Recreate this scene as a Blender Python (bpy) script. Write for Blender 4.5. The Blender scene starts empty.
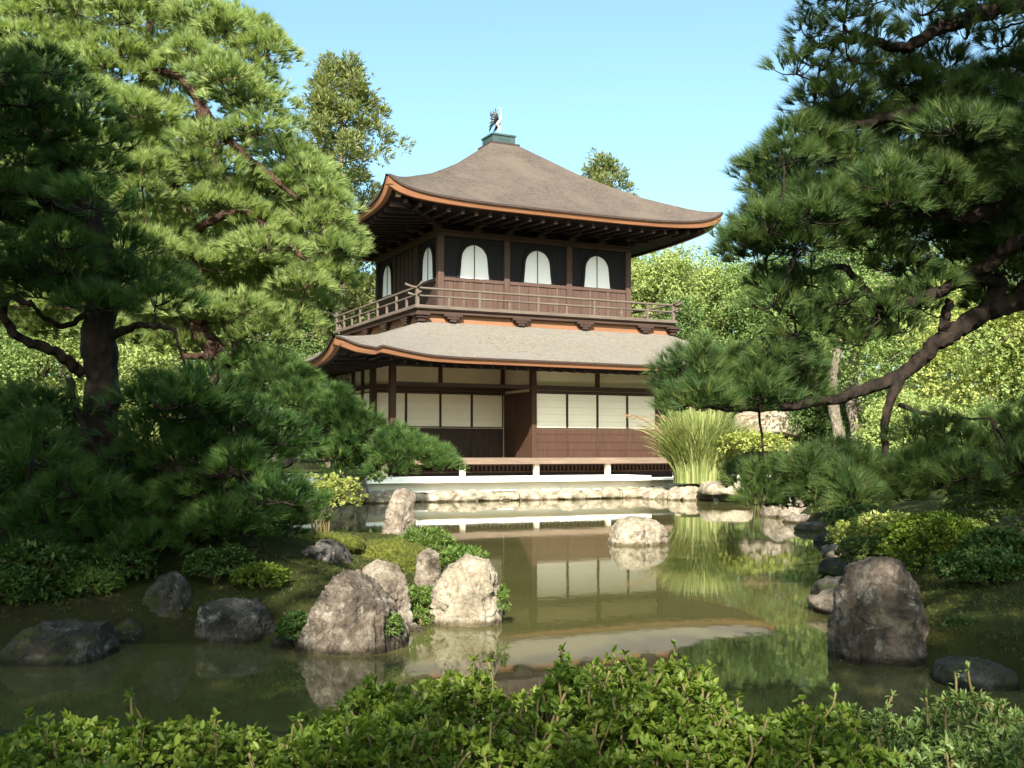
import bpy, math, random
import numpy as np
R_ = math.radians
rng = np.random.default_rng(7)
random.seed(7)
S = bpy.context.scene
COL = S.collection

# ------------------------------------------------------------------ camera, sky, sun, exposure
F_PX, CAM_H = 1110.0, 1.15
PITCH = math.atan(68.0 / F_PX)
cd = bpy.data.cameras.new('camera')
cam = bpy.data.objects.new('camera', cd); COL.objects.link(cam)
cam.location = (0, 0, CAM_H); cam.rotation_euler = (math.pi / 2 + PITCH, 0, 0)
cd.sensor_fit = 'HORIZONTAL'; cd.sensor_width = 36.0; cd.lens = 36.0 * F_PX / 1024
cd.clip_start = 0.05; cd.clip_end = 2000
S.camera = cam

SUN_EL, SUN_AZ = R_(34), R_(186)          # azimuth clockwise from +Y (the view direction)
w = bpy.data.worlds.new('World'); S.world = w; w.use_nodes = True
wn = w.node_tree; wn.nodes.clear()
sky = wn.nodes.new('ShaderNodeTexSky'); sky.sky_type = 'NISHITA'; sky.sun_disc = False
sky.sun_elevation = SUN_EL; sky.sun_rotation = SUN_AZ; sky.air_density = 1.0; sky.dust_density = 3.2; sky.ozone_density = 1.0
bg = wn.nodes.new('ShaderNodeBackground'); bg.inputs[1].default_value = 0.102
wo = wn.nodes.new('ShaderNodeOutputWorld')
tint = wn.nodes.new('ShaderNodeMix'); tint.data_type = 'RGBA'; tint.blend_type = 'MULTIPLY'; tint.inputs[0].default_value = 1.0
tint.inputs[7].default_value = (0.86, 1.05, 1.0, 1)          # the clear greenish-cyan cast of the day's sky
wn.links.new(sky.outputs[0], tint.inputs[6]); wn.links.new(tint.outputs[2], bg.inputs[0]); wn.links.new(bg.outputs[0], wo.inputs[0])
sl = bpy.data.lights.new('sun', 'SUN'); sl.energy = 5.0; sl.angle = R_(0.5); sl.color = (1.0, 0.93, 0.81)
so = bpy.data.objects.new('sun', sl); COL.objects.link(so)
SUN_DIR = np.array([math.sin(SUN_AZ) * math.cos(SUN_EL), math.cos(SUN_AZ) * math.cos(SUN_EL), math.sin(SUN_EL)])
so.rotation_euler = (math.pi / 2 - SUN_EL, 0, math.pi - SUN_AZ)
so.location = tuple(SUN_DIR * 40)
S.view_settings.view_transform = 'Standard'; S.view_settings.look = 'None'
S.view_settings.exposure = 1.6; S.view_settings.gamma = 1.0; S.view_settings.use_curve_mapping = False
S.render.engine = 'CYCLES'
cy = S.cycles
cy.max_bounces = 6; cy.diffuse_bounces = 4; cy.glossy_bounces = 3; cy.transmission_bounces = 4; cy.transparent_max_bounces = 4
cy.use_denoising = True; cy.caustics_reflective = False; cy.caustics_refractive = False
cy.sample_clamp_indirect = 4.0

# ------------------------------------------------------------------ geometry helpers
def at(px, py, Y):
    """a point at distance Y (along +Y) seen at pixel px, py of the photograph"""
    cp, sp = math.cos(PITCH), math.sin(PITCH)
    x, z = px - 512.0, 384.0 - py
    d = np.array([x, F_PX * cp - z * sp, F_PX * sp + z * cp])
    return np.array([0, 0, CAM_H]) + d * (Y / d[1])

def norm(a):
    return a / np.maximum(np.linalg.norm(a, axis=-1, keepdims=True), 1e-9)

def link(name, me, mat=None, parent=None):
    o = bpy.data.objects.new(name, me); COL.objects.link(o)
    if mat is not None and not me.materials: me.materials.append(mat)
    if parent is not None: o.parent = parent
    return o

def tag(o, label=None, cat=None, group=None, kind=None):
    if label: o['label'] = label
    if cat: o['category'] = cat
    if group: o['group'] = group
    if kind: o['kind'] = kind
    return o

def empty(name, loc, rz=0.0, label=None, cat=None, group=None):
    o = bpy.data.objects.new(name, None); COL.objects.link(o)
    o.location = tuple(loc); o.rotation_euler = (0, 0, rz); o.empty_display_size = 0.2
    return tag(o, label, cat, group)

class MB:
    """collects polygons into one mesh"""
    def __init__(s): s.v = []; s.f = []; s.n = 0
    def add(s, vs, fs):
        vs = [tuple(map(float, p)) for p in vs]
        s.f += [tuple(i + s.n for i in f) for f in fs]; s.v += vs; s.n += len(vs); return s
    def box(s, x0, x1, y0, y1, z0, z1):
        return s.add([(x0,y0,z0),(x1,y0,z0),(x1,y1,z0),(x0,y1,z0),(x0,y0,z1),(x1,y0,z1),(x1,y1,z1),(x0,y1,z1)],
                     [(0,3,2,1),(4,5,6,7),(0,1,5,4),(1,2,6,5),(2,3,7,6),(3,0,4,7)])
    def beam(s, p, q, w, h, up=(0,0,1)):
        p, q = np.array(p, float), np.array(q, float)
        d = norm(q - p); side = norm(np.cross(d, up)); u = norm(np.cross(side, d))
        vs = []
        for e in (p, q):
            for a, b in ((-1,-1),(1,-1),(1,1),(-1,1)): vs.append(e + side * a * w / 2 + u * b * h / 2)
        return s.add(vs, [(0,3,2,1),(4,5,6,7),(0,1,5,4),(1,2,6,5),(2,3,7,6),(3,0,4,7)])
    def tube(s, pts, rad, n=8, cap=True):
        pts = np.array(pts, float); m = len(pts)
        rad = np.full(m, rad) if np.isscalar(rad) else np.array(rad, float)
        T = np.gradient(pts, axis=0); T = norm(T)
        ref = np.array([0, 0, 1.0]) if abs(T[0][2]) < 0.9 else np.array([1.0, 0, 0])
        N = norm(np.cross(T[0], ref)); vs = []
        for i in range(m):
            N = norm(N - T[i] * np.dot(N, T[i])); Bn = np.cross(T[i], N)
            for k in range(n):
                a = 2 * math.pi * k / n
                vs.append(pts[i] + rad[i] * (math.cos(a) * N + math.sin(a) * Bn))
        fs = [(i*n+k, i*n+(k+1)%n, (i+1)*n+(k+1)%n, (i+1)*n+k) for i in range(m-1) for k in range(n)]
        if cap: fs += [tuple(range(n-1, -1, -1)), tuple(range((m-1)*n, m*n))]
        return s.add(vs, fs)
    def prism_y(s, prof, y0, y1):
        """closed outline in x,z extruded along y"""
        n = len(prof)
        vs = [(x, y0, z) for x, z in prof] + [(x, y1, z) for x, z in prof]
        return s.add(vs, [tuple(range(n)), tuple(range(2*n-1, n-1, -1))] + [(i, i+n, (i+1)%n+n, (i+1)%n) for i in range(n)])
    def mesh(s, name='mesh', smooth=False):
        me = bpy.data.meshes.new(name); me.from_pydata(s.v, [], s.f); me.validate()
        if smooth: me.polygons.foreach_set('use_smooth', np.ones(len(me.polygons), bool))
        me.update(); return me
    def build(s, name, mat, parent=None, smooth=False):
        return link(name, s.mesh(name, smooth), mat, parent)

def np_mesh(name, V, Fc, rnd=None, smooth=False):
    """mesh from numpy arrays, all faces with the same corner count; rnd = one value per face"""
    me = bpy.data.meshes.new(name); k = Fc.shape[1]; nf = len(Fc)
    me.vertices.add(len(V)); me.vertices.foreach_set('co', np.ascontiguousarray(V, np.float32).ravel())
    me.loops.add(nf * k); me.loops.foreach_set('vertex_index', np.ascontiguousarray(Fc, np.int32).ravel())
    me.polygons.add(nf); me.polygons.foreach_set('loop_start', np.arange(0, nf * k, k, dtype=np.int32))
    if smooth: me.polygons.foreach_set('use_smooth', np.ones(nf, bool))
    if rnd is not None:
        at_ = me.attributes.new('rnd', 'FLOAT', 'FACE'); at_.data.foreach_set('value', np.ascontiguousarray(rnd, np.float32))
    me.update(calc_edges=True); return me

def spline(pts, n=8):
    """catmull-rom through points (any dimension)"""
    P = np.array(pts, float); P = np.vstack([2*P[0]-P[1], P, 2*P[-1]-P[-2]]); out = []
    for i in range(1, len(P) - 2):
        for t in np.linspace(0, 1, n, endpoint=False):
            a, b, c, d = P[i-1], P[i], P[i+1], P[i+2]
            out.append(0.5*((2*b)+(-a+c)*t+(2*a-5*b+4*c-d)*t*t+(-a+3*b-3*c+d)*t**3))
    out.append(P[-2]); return np.array(out)

def vnoise(P, freq, seed=0):
    """smooth value noise on points"""
    P = np.asarray(P, float) * freq + seed * 17.3
    i = np.floor(P).astype(np.int64); f = P - i; f = f*f*(3-2*f); out = np.zeros(len(P))
    for dx in (0, 1):
        for dy in (0, 1):
            for dz in (0, 1):
                h = (i[:,0]+dx)*374761393 + (i[:,1]+dy)*668265263 + (i[:,2]+dz)*2147483647 + seed*1274126177
                h = (h ^ (h >> 13)) * 1274126177; h = (h ^ (h >> 16)) & 0xFFFF
                wgt = np.where(dx, f[:,0], 1-f[:,0]) * np.where(dy, f[:,1], 1-f[:,1]) * np.where(dz, f[:,2], 1-f[:,2])
                out += wgt * (h / 65535.0)
    return out * 2 - 1

# ------------------------------------------------------------------ materials
def new_mat(name):
    m = bpy.data.materials.new(name); m.use_nodes = True
    nt = m.node_tree; nt.nodes.clear()
    out = nt.nodes.new('ShaderNodeOutputMaterial'); return m, nt, out

def noise(nt, coord, scale, detail=4, rough=0.6, dist=0.0):
    n = nt.nodes.new('ShaderNodeTexNoise'); n.inputs['Scale'].default_value = scale
    n.inputs['Detail'].default_value = detail; n.inputs['Roughness'].default_value = rough; n.inputs['Distortion'].default_value = dist
    if coord is not None: nt.links.new(coord, n.inputs['Vector'])
    return n.outputs['Fac']

def ramp(nt, fac, stops):
    r = nt.nodes.new('ShaderNodeValToRGB'); el = r.color_ramp.elements
    while len(el) > 1: el.remove(el[-1])
    el[0].position = stops[0][0]; el[0].color = (*stops[0][1], 1)
    for p, c in stops[1:]:
        e = el.new(p); e.color = (*c, 1)
    nt.links.new(fac, r.inputs[0]); return r.outputs[0]

def mixc(nt, fac, a, b, mode='MIX'):
    m = nt.nodes.new('ShaderNodeMix'); m.data_type = 'RGBA'; m.blend_type = mode
    for sock, val in ((m.inputs['Factor'], fac), (m.inputs['A'], a), (m.inputs['B'], b)):
        pass
    def put(s, v):
        if hasattr(v, 'is_output') or isinstance(v, bpy.types.NodeSocket): nt.links.new(v, s)
        elif isinstance(v, tuple): s.default_value = (*v, 1)
        else: s.default_value = v
    put(m.inputs[0], fac); put(m.inputs[6], a); put(m.inputs[7], b)
    return m.outputs[2]

def coords(nt, kind='Object', scale=None):
    t = nt.nodes.new('ShaderNodeTexCoord').outputs[kind]
    if scale:
        mp = nt.nodes.new('ShaderNodeMapping'); mp.inputs['Scale'].default_value = scale
        nt.links.new(t, mp.inputs[0]); t = mp.outputs[0]
    return t

def bump(nt, h, strength=0.4, dist=0.02):
    b = nt.nodes.new('ShaderNodeBump'); b.inputs['Strength'].default_value = strength; b.inputs['Distance'].default_value = dist
    nt.links.new(h, b.inputs['Height']); return b.outputs[0]

def bsdf(nt, out, col, rough=0.7, nrm=None, spec=0.3, metal=0.0):
    b = nt.nodes.new('ShaderNodeBsdfPrincipled')
    if isinstance(col, tuple): b.inputs['Base Color'].default_value = (*col, 1)
    else: nt.links.new(col, b.inputs['Base Color'])
    if isinstance(rough, float): b.inputs['Roughness'].default_value = rough
    else: nt.links.new(rough, b.inputs['Roughness'])
    b.inputs['Specular IOR Level'].default_value = spec; b.inputs['Metallic'].default_value = metal
    if nrm is not None: nt.links.new(nrm, b.inputs['Normal'])
    nt.links.new(b.outputs[0], out.inputs[0]); return b

def wood(name, dark, light, axis='z', scale=1.0, weather=None):
    m, nt, out = new_mat(name)
    sc = {'z': (14, 14, 0.9), 'x': (0.9, 14, 14), 'y': (14, 0.9, 14)}[axis]
    c = coords(nt, 'Object', tuple(k * scale for k in sc))
    g = noise(nt, c, 1.6, 6, 0.65, 0.6)
    big = noise(nt, coords(nt), 0.9, 3)
    col = ramp(nt, g, [(0.28, dark), (0.72, light)])
    col = mixc(nt, ramp(nt, big, [(0.35, (0,0,0)), (0.75, (0.6,)*3)]), col, weather or tuple(0.55*a for a in light))
    bsdf(nt, out, col, 0.72, bump(nt, g, 0.35, 0.01), 0.25); return m

def stone(name, dark, mid, light, lichen=(0.5, 0.5, 0.44), moss=None, seed=0.0):
    m, nt, out = new_mat(name)
    c = coords(nt); mp = nt.nodes.new('ShaderNodeMapping'); mp.inputs['Location'].default_value = (seed, seed*2, seed*3); nt.links.new(c, mp.inputs[0]); c = mp.outputs[0]
    a = noise(nt, c, 5.0, 10, 0.74, 0.35); b = noise(nt, c, 22.0, 8, 0.75); l = noise(nt, c, 9.0, 8, 0.75, 0.3)
    col = ramp(nt, a, [(0.34, dark), (0.49, mid), (0.66, light)])
    col = mixc(nt, ramp(nt, l, [(0.55, (0,0,0)), (0.66, (0.75,)*3)]), col, lichen)
    col = mixc(nt, ramp(nt, b, [(0.3, (0.75,)*3), (0.5, (0,0,0))]), col, tuple(0.5*k for k in dark))
    if moss:
        geo = nt.nodes.new('ShaderNodeNewGeometry'); sep = nt.nodes.new('ShaderNodeSeparateXYZ'); nt.links.new(c, sep.inputs[0])
        mn = noise(nt, c, 4.0, 6, 0.7, 0.5)
        col = mixc(nt, ramp(nt, mn, [(0.50, (0,0,0)), (0.60, (0.9,)*3)]), col, moss)
    pz = nt.nodes.new('ShaderNodeNewGeometry'); sx_ = nt.nodes.new('ShaderNodeSeparateXYZ'); nt.links.new(pz.outputs['Position'], sx_.inputs[0])
    wl = nt.nodes.new('ShaderNodeMath'); wl.operation = 'MULTIPLY_ADD'; wl.inputs[1].default_value = 0.07; nt.links.new(a, wl.inputs[0]); nt.links.new(sx_.outputs[2], wl.inputs[2])
    wet = ramp(nt, wl.outputs[0], [(0.055, (1, 1, 1)), (0.085, (0, 0, 0))])
    col = mixc(nt, wet, col, mixc(nt, 1.0, col, (0.38, 0.36, 0.30), 'MULTIPLY'))
    h = nt.nodes.new('ShaderNodeMath'); h.operation = 'ADD'; nt.links.new(a, h.inputs[0]); nt.links.new(b, h.inputs[1])
    bsdf(nt, out, col, 0.85, bump(nt, h.outputs[0], 0.9, 0.05), 0.2); return m

def foliage(name, base, alt, trans=0.35, tip=None, rough=0.55, old=None, nscale=1.3, mixr=0.6):
    """leaf material: colour varies leaf by leaf and spray by spray, light passes through"""
    m, nt, out = new_mat(name)
    at_ = nt.nodes.new('ShaderNodeAttribute'); at_.attribute_name = 'rnd'
    n = noise(nt, coords(nt), nscale, 3, 0.6)
    col = mixc(nt, ramp(nt, n, [(0.35, (0,0,0)), (0.68, (1,1,1))]), base, alt)
    dk = tuple(0.6*k for k in base)
    st = [(0.0, dk), (0.35, base), (0.75, alt), (1.0, tip or alt)]
    if old: st = [(0.0, old), (0.05, old), (0.07, dk), (0.4, base), (0.75, alt), (1.0, tip or alt)]
    col = mixc(nt, mixr, col, ramp(nt, at_.outputs['Fac'], st))
    p = nt.nodes.new('ShaderNodeBsdfPrincipled'); nt.links.new(col, p.inputs['Base Color']); p.inputs['Roughness'].default_value = rough
    p.inputs['Specular IOR Level'].default_value = 0.35
    t = nt.nodes.new('ShaderNodeBsdfTranslucent')
    tc = mixc(nt, 1.0, col, (1.15, 1.2, 0.55), 'MULTIPLY'); nt.links.new(tc, t.inputs[0])
    mx = nt.nodes.new('ShaderNodeMixShader'); mx.inputs[0].default_value = trans
    nt.links.new(p.outputs[0], mx.inputs[1]); nt.links.new(t.outputs[0], mx.inputs[2]); nt.links.new(mx.outputs[0], out.inputs[0])
    return m

def bark(name, dark, light):
    m, nt, out = new_mat(name)
    c = coords(nt, 'Object', (1, 1, 0.6))
    v = nt.nodes.new('ShaderNodeTexVoronoi'); v.inputs['Scale'].default_value = 16; nt.links.new(c, v.inputs['Vector'])
    n = noise(nt, c, 7, 6, 0.7)
    col = ramp(nt, n, [(0.3, dark), (0.7, light)])
    bsdf(nt, out, col, 0.9, bump(nt, v.outputs['Distance'], 1.0, 0.04), 0.15); return m

M = {}
M['dark_wood'] = wood('aged_dark_wood', (0.018, 0.011, 0.010), (0.060, 0.034, 0.026))
M['dark_wood_x'] = wood('aged_dark_wood_across', (0.022, 0.013, 0.011), (0.075, 0.042, 0.030), 'x')
M['soffit'] = wood('shade_dark_eave_wood', (0.010, 0.007, 0.007), (0.036, 0.020, 0.016), 'x')  # darker copy of the timber, shade under the eaves put into its colour
M['black_board'] = wood('black_weathered_board', (0.004, 0.0035, 0.006), (0.014, 0.011, 0.014))
M['red_board'] = wood('reddish_brown_board', (0.035, 0.019, 0.015), (0.105, 0.058, 0.044), weather=(0.085, 0.058, 0.048))
M['brown_board'] = wood('brown_door_board', (0.030, 0.015, 0.010), (0.085, 0.043, 0.027))
M['rail_wood'] = wood('silvered_rail_wood', (0.055, 0.041, 0.033), (0.16, 0.125, 0.102), 'x')
M['rail_wood_y'] = wood('silvered_rail_wood_side', (0.055, 0.041, 0.033), (0.16, 0.125, 0.102), 'y')
M['floor_wood'] = wood('veranda_floor_wood', (0.105, 0.072, 0.052), (0.205, 0.150, 0.112), 'x')
M['orange_wood'] = wood('fresh_cypress_fascia', (0.17, 0.070, 0.034), (0.30, 0.135, 0.068), 'x', 0.7, (0.17, 0.080, 0.045))
M['band_wood'] = wood('pale_orange_plank', (0.17, 0.075, 0.038), (0.28, 0.135, 0.070), 'x', 0.6, (0.15, 0.085, 0.055))
M['pale_post'] = wood('pale_support_post', (0.42, 0.33, 0.24), (0.62, 0.52, 0.40))

def plain(name, col, rough=0.8, var=0.08, scale=3.0, b=0.0, spec=0.2, metal=0.0):
    m, nt, out = new_mat(name)
    n = noise(nt, coords(nt), scale, 5, 0.65)
    c = ramp(nt, n, [(0.3, tuple(k*(1-var) for k in col)), (0.7, tuple(min(1, k*(1+var)) for k in col))])
    bsdf(nt, out, c, rough, bump(nt, n, b, 0.01) if b else None, spec, metal); return m
M['paper'] = plain('white_shoji_paper', (0.82, 0.74, 0.62), 0.9, 0.04, 1.4)
M['paper_cool'] = plain('cool_white_window_paper', (0.90, 0.87, 0.90), 0.9, 0.03, 2.0)
M['slat'] = plain('paper_lattice_slat', (0.60, 0.54, 0.44), 0.8, 0.05)
M['plaster'] = plain('cream_plaster', (0.66, 0.56, 0.40), 0.9, 0.07, 1.2)
M['copper'] = plain('green_black_copper', (0.030, 0.055, 0.055), 0.6, 0.3, 4, 0.1, 0.4)
M['bronze'] = plain('weathered_bronze', (0.045, 0.055, 0.060), 0.45, 0.5, 9, 0.1, 0.5, 0.6)
M['bronze_pale'] = plain('pale_bronze', (0.42, 0.42, 0.40), 0.45, 0.2, 9, 0.1, 0.5, 0.3)  # body and legs, paler than the wings and tail
M['white_stone'] = plain('white_platform_stone', (0.90, 0.87, 0.80), 0.9, 0.03, 2.5, 0.15)

def shingle(name, dark, light, patch):
    m, nt, out = new_mat(name)
    c = coords(nt)
    fine = noise(nt, coords(nt, 'Object', (0.8, 0.8, 3)), 22, 8, 0.85)
    big = noise(nt, c, 0.9, 5, 0.65, 0.7)
    mid = noise(nt, coords(nt, 'Object', (1, 1, 2)), 5.5, 6, 0.75)
    col = ramp(nt, fine, [(0.38, dark), (0.62, light)])
    col = mixc(nt, ramp(nt, mid, [(0.46, (0,0,0)), (0.66, (0.32,)*3)]), col, tuple(0.6*k for k in dark))
    col = mixc(nt, ramp(nt, big, [(0.42, (0,0,0)), (0.68, (0.75,)*3)]), col, patch)
    sep = nt.nodes.new('ShaderNodeSeparateXYZ'); nt.links.new(c, sep.inputs[0])
    wv = nt.nodes.new('ShaderNodeMath'); wv.operation = 'MULTIPLY'; wv.inputs[1].default_value = 16.0; nt.links.new(sep.outputs[2], wv.inputs[0])
    fr = nt.nodes.new('ShaderNodeMath'); fr.operation = 'FRACT'; nt.links.new(wv.outputs[0], fr.inputs[0])
    ad = nt.nodes.new('ShaderNodeMath'); ad.operation = 'ADD'; nt.links.new(fr.outputs[0], ad.inputs[0]); nt.links.new(fine, ad.inputs[1])
    bsdf(nt, out, col, 0.92, bump(nt, ad.outputs[0], 0.55, 0.04), 0.12); return m
M['shingle_up'] = shingle('brown_bark_shingle', (0.028, 0.022, 0.019), (0.135, 0.108, 0.092), (0.110, 0.090, 0.072))
M['shingle_low'] = shingle('pale_weathered_shingle', (0.078, 0.068, 0.057), (0.238, 0.212, 0.178), (0.148, 0.138, 0.126))
M['shingle_edge'] = plain('dark_shingle_edge', (0.045, 0.030, 0.026), 0.95, 0.4, 20, 0.5)

M['bark_dark'] = bark('dark_pine_bark', (0.007, 0.005, 0.004), (0.030, 0.021, 0.016))
M['bark_red'] = bark('reddish_pine_bark', (0.012, 0.007, 0.006), (0.080, 0.043, 0.031))
M['bark_grey'] = bark('grey_trunk_bark', (0.06, 0.05, 0.04), (0.20, 0.17, 0.13))
M['stem'] = plain('shrub_stem', (0.105, 0.085, 0.036), 0.8, 0.3, 12)
M['needle_bright'] = foliage('bright_pine_needle', (0.200, 0.280, 0.090), (0.325, 0.385, 0.140), 0.45, (0.45, 0.49, 0.20), old=(0.20, 0.13, 0.05), rough=0.65)
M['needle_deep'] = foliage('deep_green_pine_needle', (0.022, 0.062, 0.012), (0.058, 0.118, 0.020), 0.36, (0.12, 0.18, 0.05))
M['needle_mid'] = foliage('mid_green_pine_needle', (0.050, 0.110, 0.028), (0.105, 0.170, 0.040), 0.34, (0.22, 0.28, 0.08), old=(0.17, 0.10, 0.045))
M['needle_blue'] = foliage('blue_green_pine_needle', (0.036, 0.078, 0.022), (0.095, 0.145, 0.034), 0.34, (0.21, 0.24, 0.06), old=(0.16, 0.10, 0.045))
M['leaf_light'] = foliage('light_broad_leaf', (0.225, 0.290, 0.085), (0.350, 0.395, 0.145), 0.42, (0.45, 0.47, 0.19), nscale=0.5, mixr=0.4)
M['leaf_mid'] = foliage('mid_broad_leaf', (0.160, 0.235, 0.070), (0.280, 0.350, 0.115), 0.42, (0.38, 0.42, 0.17), nscale=0.5, mixr=0.4)
M['leaf_deep'] = foliage('deep_broad_leaf', (0.070, 0.125, 0.035), (0.140, 0.205, 0.060), 0.38, (0.22, 0.27, 0.09), nscale=0.5)
M['leaf_cedar'] = foliage('cedar_spray', (0.170, 0.205, 0.080), (0.260, 0.280, 0.105), 0.40, (0.34, 0.32, 0.15), old=(0.18, 0.12, 0.06), nscale=0.5)
M['leaf_bush'] = foliage('foreground_bush_leaf', (0.075, 0.125, 0.014), (0.165, 0.225, 0.030), 0.48, (0.30, 0.34, 0.07), rough=0.5, old=(0.24, 0.16, 0.05), nscale=2.0)
M['leaf_azalea'] = foliage('azalea_leaf', (0.075, 0.130, 0.030), (0.170, 0.220, 0.065), 0.38, (0.26, 0.28, 0.11), rough=0.45, nscale=2.0)
M['leaf_yellow'] = foliage('yellow_green_leaf', (0.270, 0.320, 0.075), (0.420, 0.440, 0.140), 0.45, (0.44, 0.42, 0.17), nscale=2.0)
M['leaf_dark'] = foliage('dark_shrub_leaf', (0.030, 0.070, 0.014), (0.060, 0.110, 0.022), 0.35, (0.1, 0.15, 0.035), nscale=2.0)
M['moss_tip'] = foliage('bright_moss_tip', (0.085, 0.100, 0.018), (0.150, 0.165, 0.030), 0.3, (0.20, 0.20, 0.05), nscale=6.0)
M['moss_blade'] = foliage('moss_blade', (0.045, 0.055, 0.012), (0.085, 0.100, 0.018), 0.3, (0.13, 0.13, 0.03), old=(0.08, 0.05, 0.02), nscale=2.0)
M['fern'] = foliage('fern_leaf', (0.090, 0.170, 0.030), (0.180, 0.250, 0.060), 0.4, (0.26, 0.30, 0.1), nscale=3.0)
M['pampas'] = foliage('pampas_blade', (0.170, 0.215, 0.065), (0.330, 0.365, 0.135), 0.40, (0.48, 0.46, 0.23), nscale=2.0)
M['plume'] = foliage('pampas_plume_hair', (0.34, 0.20, 0.14), (0.48, 0.33, 0.24), 0.4, (0.55, 0.42, 0.32), nscale=2.0)

M['rock_warm'] = stone('warm_grey_rock', (0.060, 0.045, 0.033), (0.22, 0.178, 0.135), (0.38, 0.33, 0.26), (0.50, 0.46, 0.39), seed=1.3)
M['rock_pale'] = stone('pale_tan_rock', (0.11, 0.086, 0.060), (0.31, 0.26, 0.19), (0.47, 0.41, 0.32), (0.60, 0.56, 0.48), seed=4.1)
M['rock_brown'] = stone('brown_furrowed_rock', (0.024, 0.018, 0.014), (0.115, 0.091, 0.070), (0.36, 0.31, 0.245), (0.40, 0.36, 0.31), seed=7.7)
M['rock_mottled'] = stone('mottled_brown_rock', (0.030, 0.024, 0.019), (0.110, 0.086, 0.066), (0.27, 0.225, 0.18), (0.40, 0.37, 0.33), seed=5.5)
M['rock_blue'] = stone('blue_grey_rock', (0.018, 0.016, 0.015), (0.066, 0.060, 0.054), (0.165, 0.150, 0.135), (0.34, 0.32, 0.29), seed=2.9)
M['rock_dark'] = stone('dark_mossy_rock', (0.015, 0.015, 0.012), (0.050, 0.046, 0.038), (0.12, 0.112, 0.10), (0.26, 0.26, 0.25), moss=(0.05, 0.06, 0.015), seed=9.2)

def ground_mat():
    m, nt, out = new_mat('moss_and_earth')
    c = coords(nt)
    a = noise(nt, c, 0.8, 6, 0.65, 0.5); b = noise(nt, c, 26, 5, 0.8)
    col = ramp(nt, a, [(0.34, (0.030, 0.021, 0.012)), (0.46, (0.026, 0.027, 0.008)), (0.62, (0.044, 0.052, 0.010))])
    col = mixc(nt, ramp(nt, b, [(0.35, (0.8,)*3), (0.6, (0, 0, 0))]), col, (0.022, 0.024, 0.008))
    bsdf(nt, out, col, 0.95, bump(nt, b, 0.9, 0.03), 0.1); return m
M['ground'] = ground_mat()
M['moss'] = plain('bright_moss', (0.080, 0.088, 0.016), 0.95, 0.45, 24, 0.9, 0.1)
M['gravel'] = plain('white_gravel', (0.78, 0.73, 0.63), 0.95, 0.12, 30, 0.3)

def water_mat():
    m, nt, out = new_mat('murky_pond_water')
    c = coords(nt, 'Object', (1.0, 0.45, 1.0))
    n1 = noise(nt, c, 2.2, 3, 0.5); n2 = noise(nt, c, 14.0, 2, 0.5)
    ad = nt.nodes.new('ShaderNodeMath'); ad.operation = 'MULTIPLY_ADD'; ad.inputs[1].default_value = 0.18
    nt.links.new(n2, ad.inputs[0]); nt.links.new(n1, ad.inputs[2])
    silt = noise(nt, coords(nt), 0.6, 4, 0.6)
    col = ramp(nt, silt, [(0.3, (0.058, 0.058, 0.019)), (0.7, (0.078, 0.076, 0.028))])
    b = bsdf(nt, out, col, 0.03, bump(nt, ad.outputs[0], 0.022, 0.05), 0.5)
    b.inputs['IOR'].default_value = 1.33; return m
M['water'] = water_mat()

# ------------------------------------------------------------------ pavilion frame of reference
YAW = R_(26.0)
PA = np.array([-1.968, 30.1, 0.0])
DU = np.array([math.cos(YAW), math.sin(YAW), 0]); DV = np.array([-math.sin(YAW), math.cos(YAW), 0])
def loc(u, v, z=0.0): return PA + DU * u + DV * v + np.array([0, 0, z])

# ------------------------------------------------------------------ ground, water
shore = [loc(u, -3.75)[:2] for u in (6.2, 3.0, 0.0, -3.0, -5.5)]
POND = np.array([(-13, 4.3), (-5, 4.15), (-2, 4.05), (0, 4.0), (1.6, 4.0), (3.4, 3.9), (6, 3.6), (6.0, 4.3), (3.4, 4.75), (2.55, 5.35), (2.2, 6.2),
                 (2.35, 7.6), (3.0, 10), (4.2, 14.5), (4.9, 19.3), (6.6, 22.5), (6.5, 25.5)] +
                [tuple(p) for p in shore] +
                [(-9.5, 22.5), (-9.0, 16.5), (-6.5, 14.2), (-3.2, 13.6), (-1.5, 13.3), (-0.75, 12.2), (-0.72, 10.0), (-0.55, 8.6), (-0.66, 7.8),
                 (-0.88, 7.25), (-1.05, 6.9), (-1.7, 6.85), (-2.6, 6.75), (-5, 6.6), (-13, 6.4)], float)
def poly_sd(P, poly):
    """signed distance to a polygon, negative inside"""
    P = np.asarray(P, float); d2 = np.full(len(P), 1e18); ins = np.zeros(len(P), bool); n = len(poly)
    for i in range(n):
        a, b = poly[i], poly[(i+1) % n]; e = b - a; wv = P - a
        t = np.clip((wv @ e) / (e @ e), 0, 1); q = wv - t[:, None] * e
        d2 = np.minimum(d2, (q**2).sum(1))
        c = ((a[1] <= P[:,1]) != (b[1] <= P[:,1]))
        xi = a[0] + (P[:,1] - a[1]) / (b[1] - a[1] + 1e-12) * (b[0] - a[0])
        ins ^= c & (P[:,0] < xi)
    d = np.sqrt(d2); return np.where(ins, -d, d)
def sstep(a, b, x):
    t = np.clip((x - a) / (b - a), 0, 1); return t*t*(3-2*t)
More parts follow.
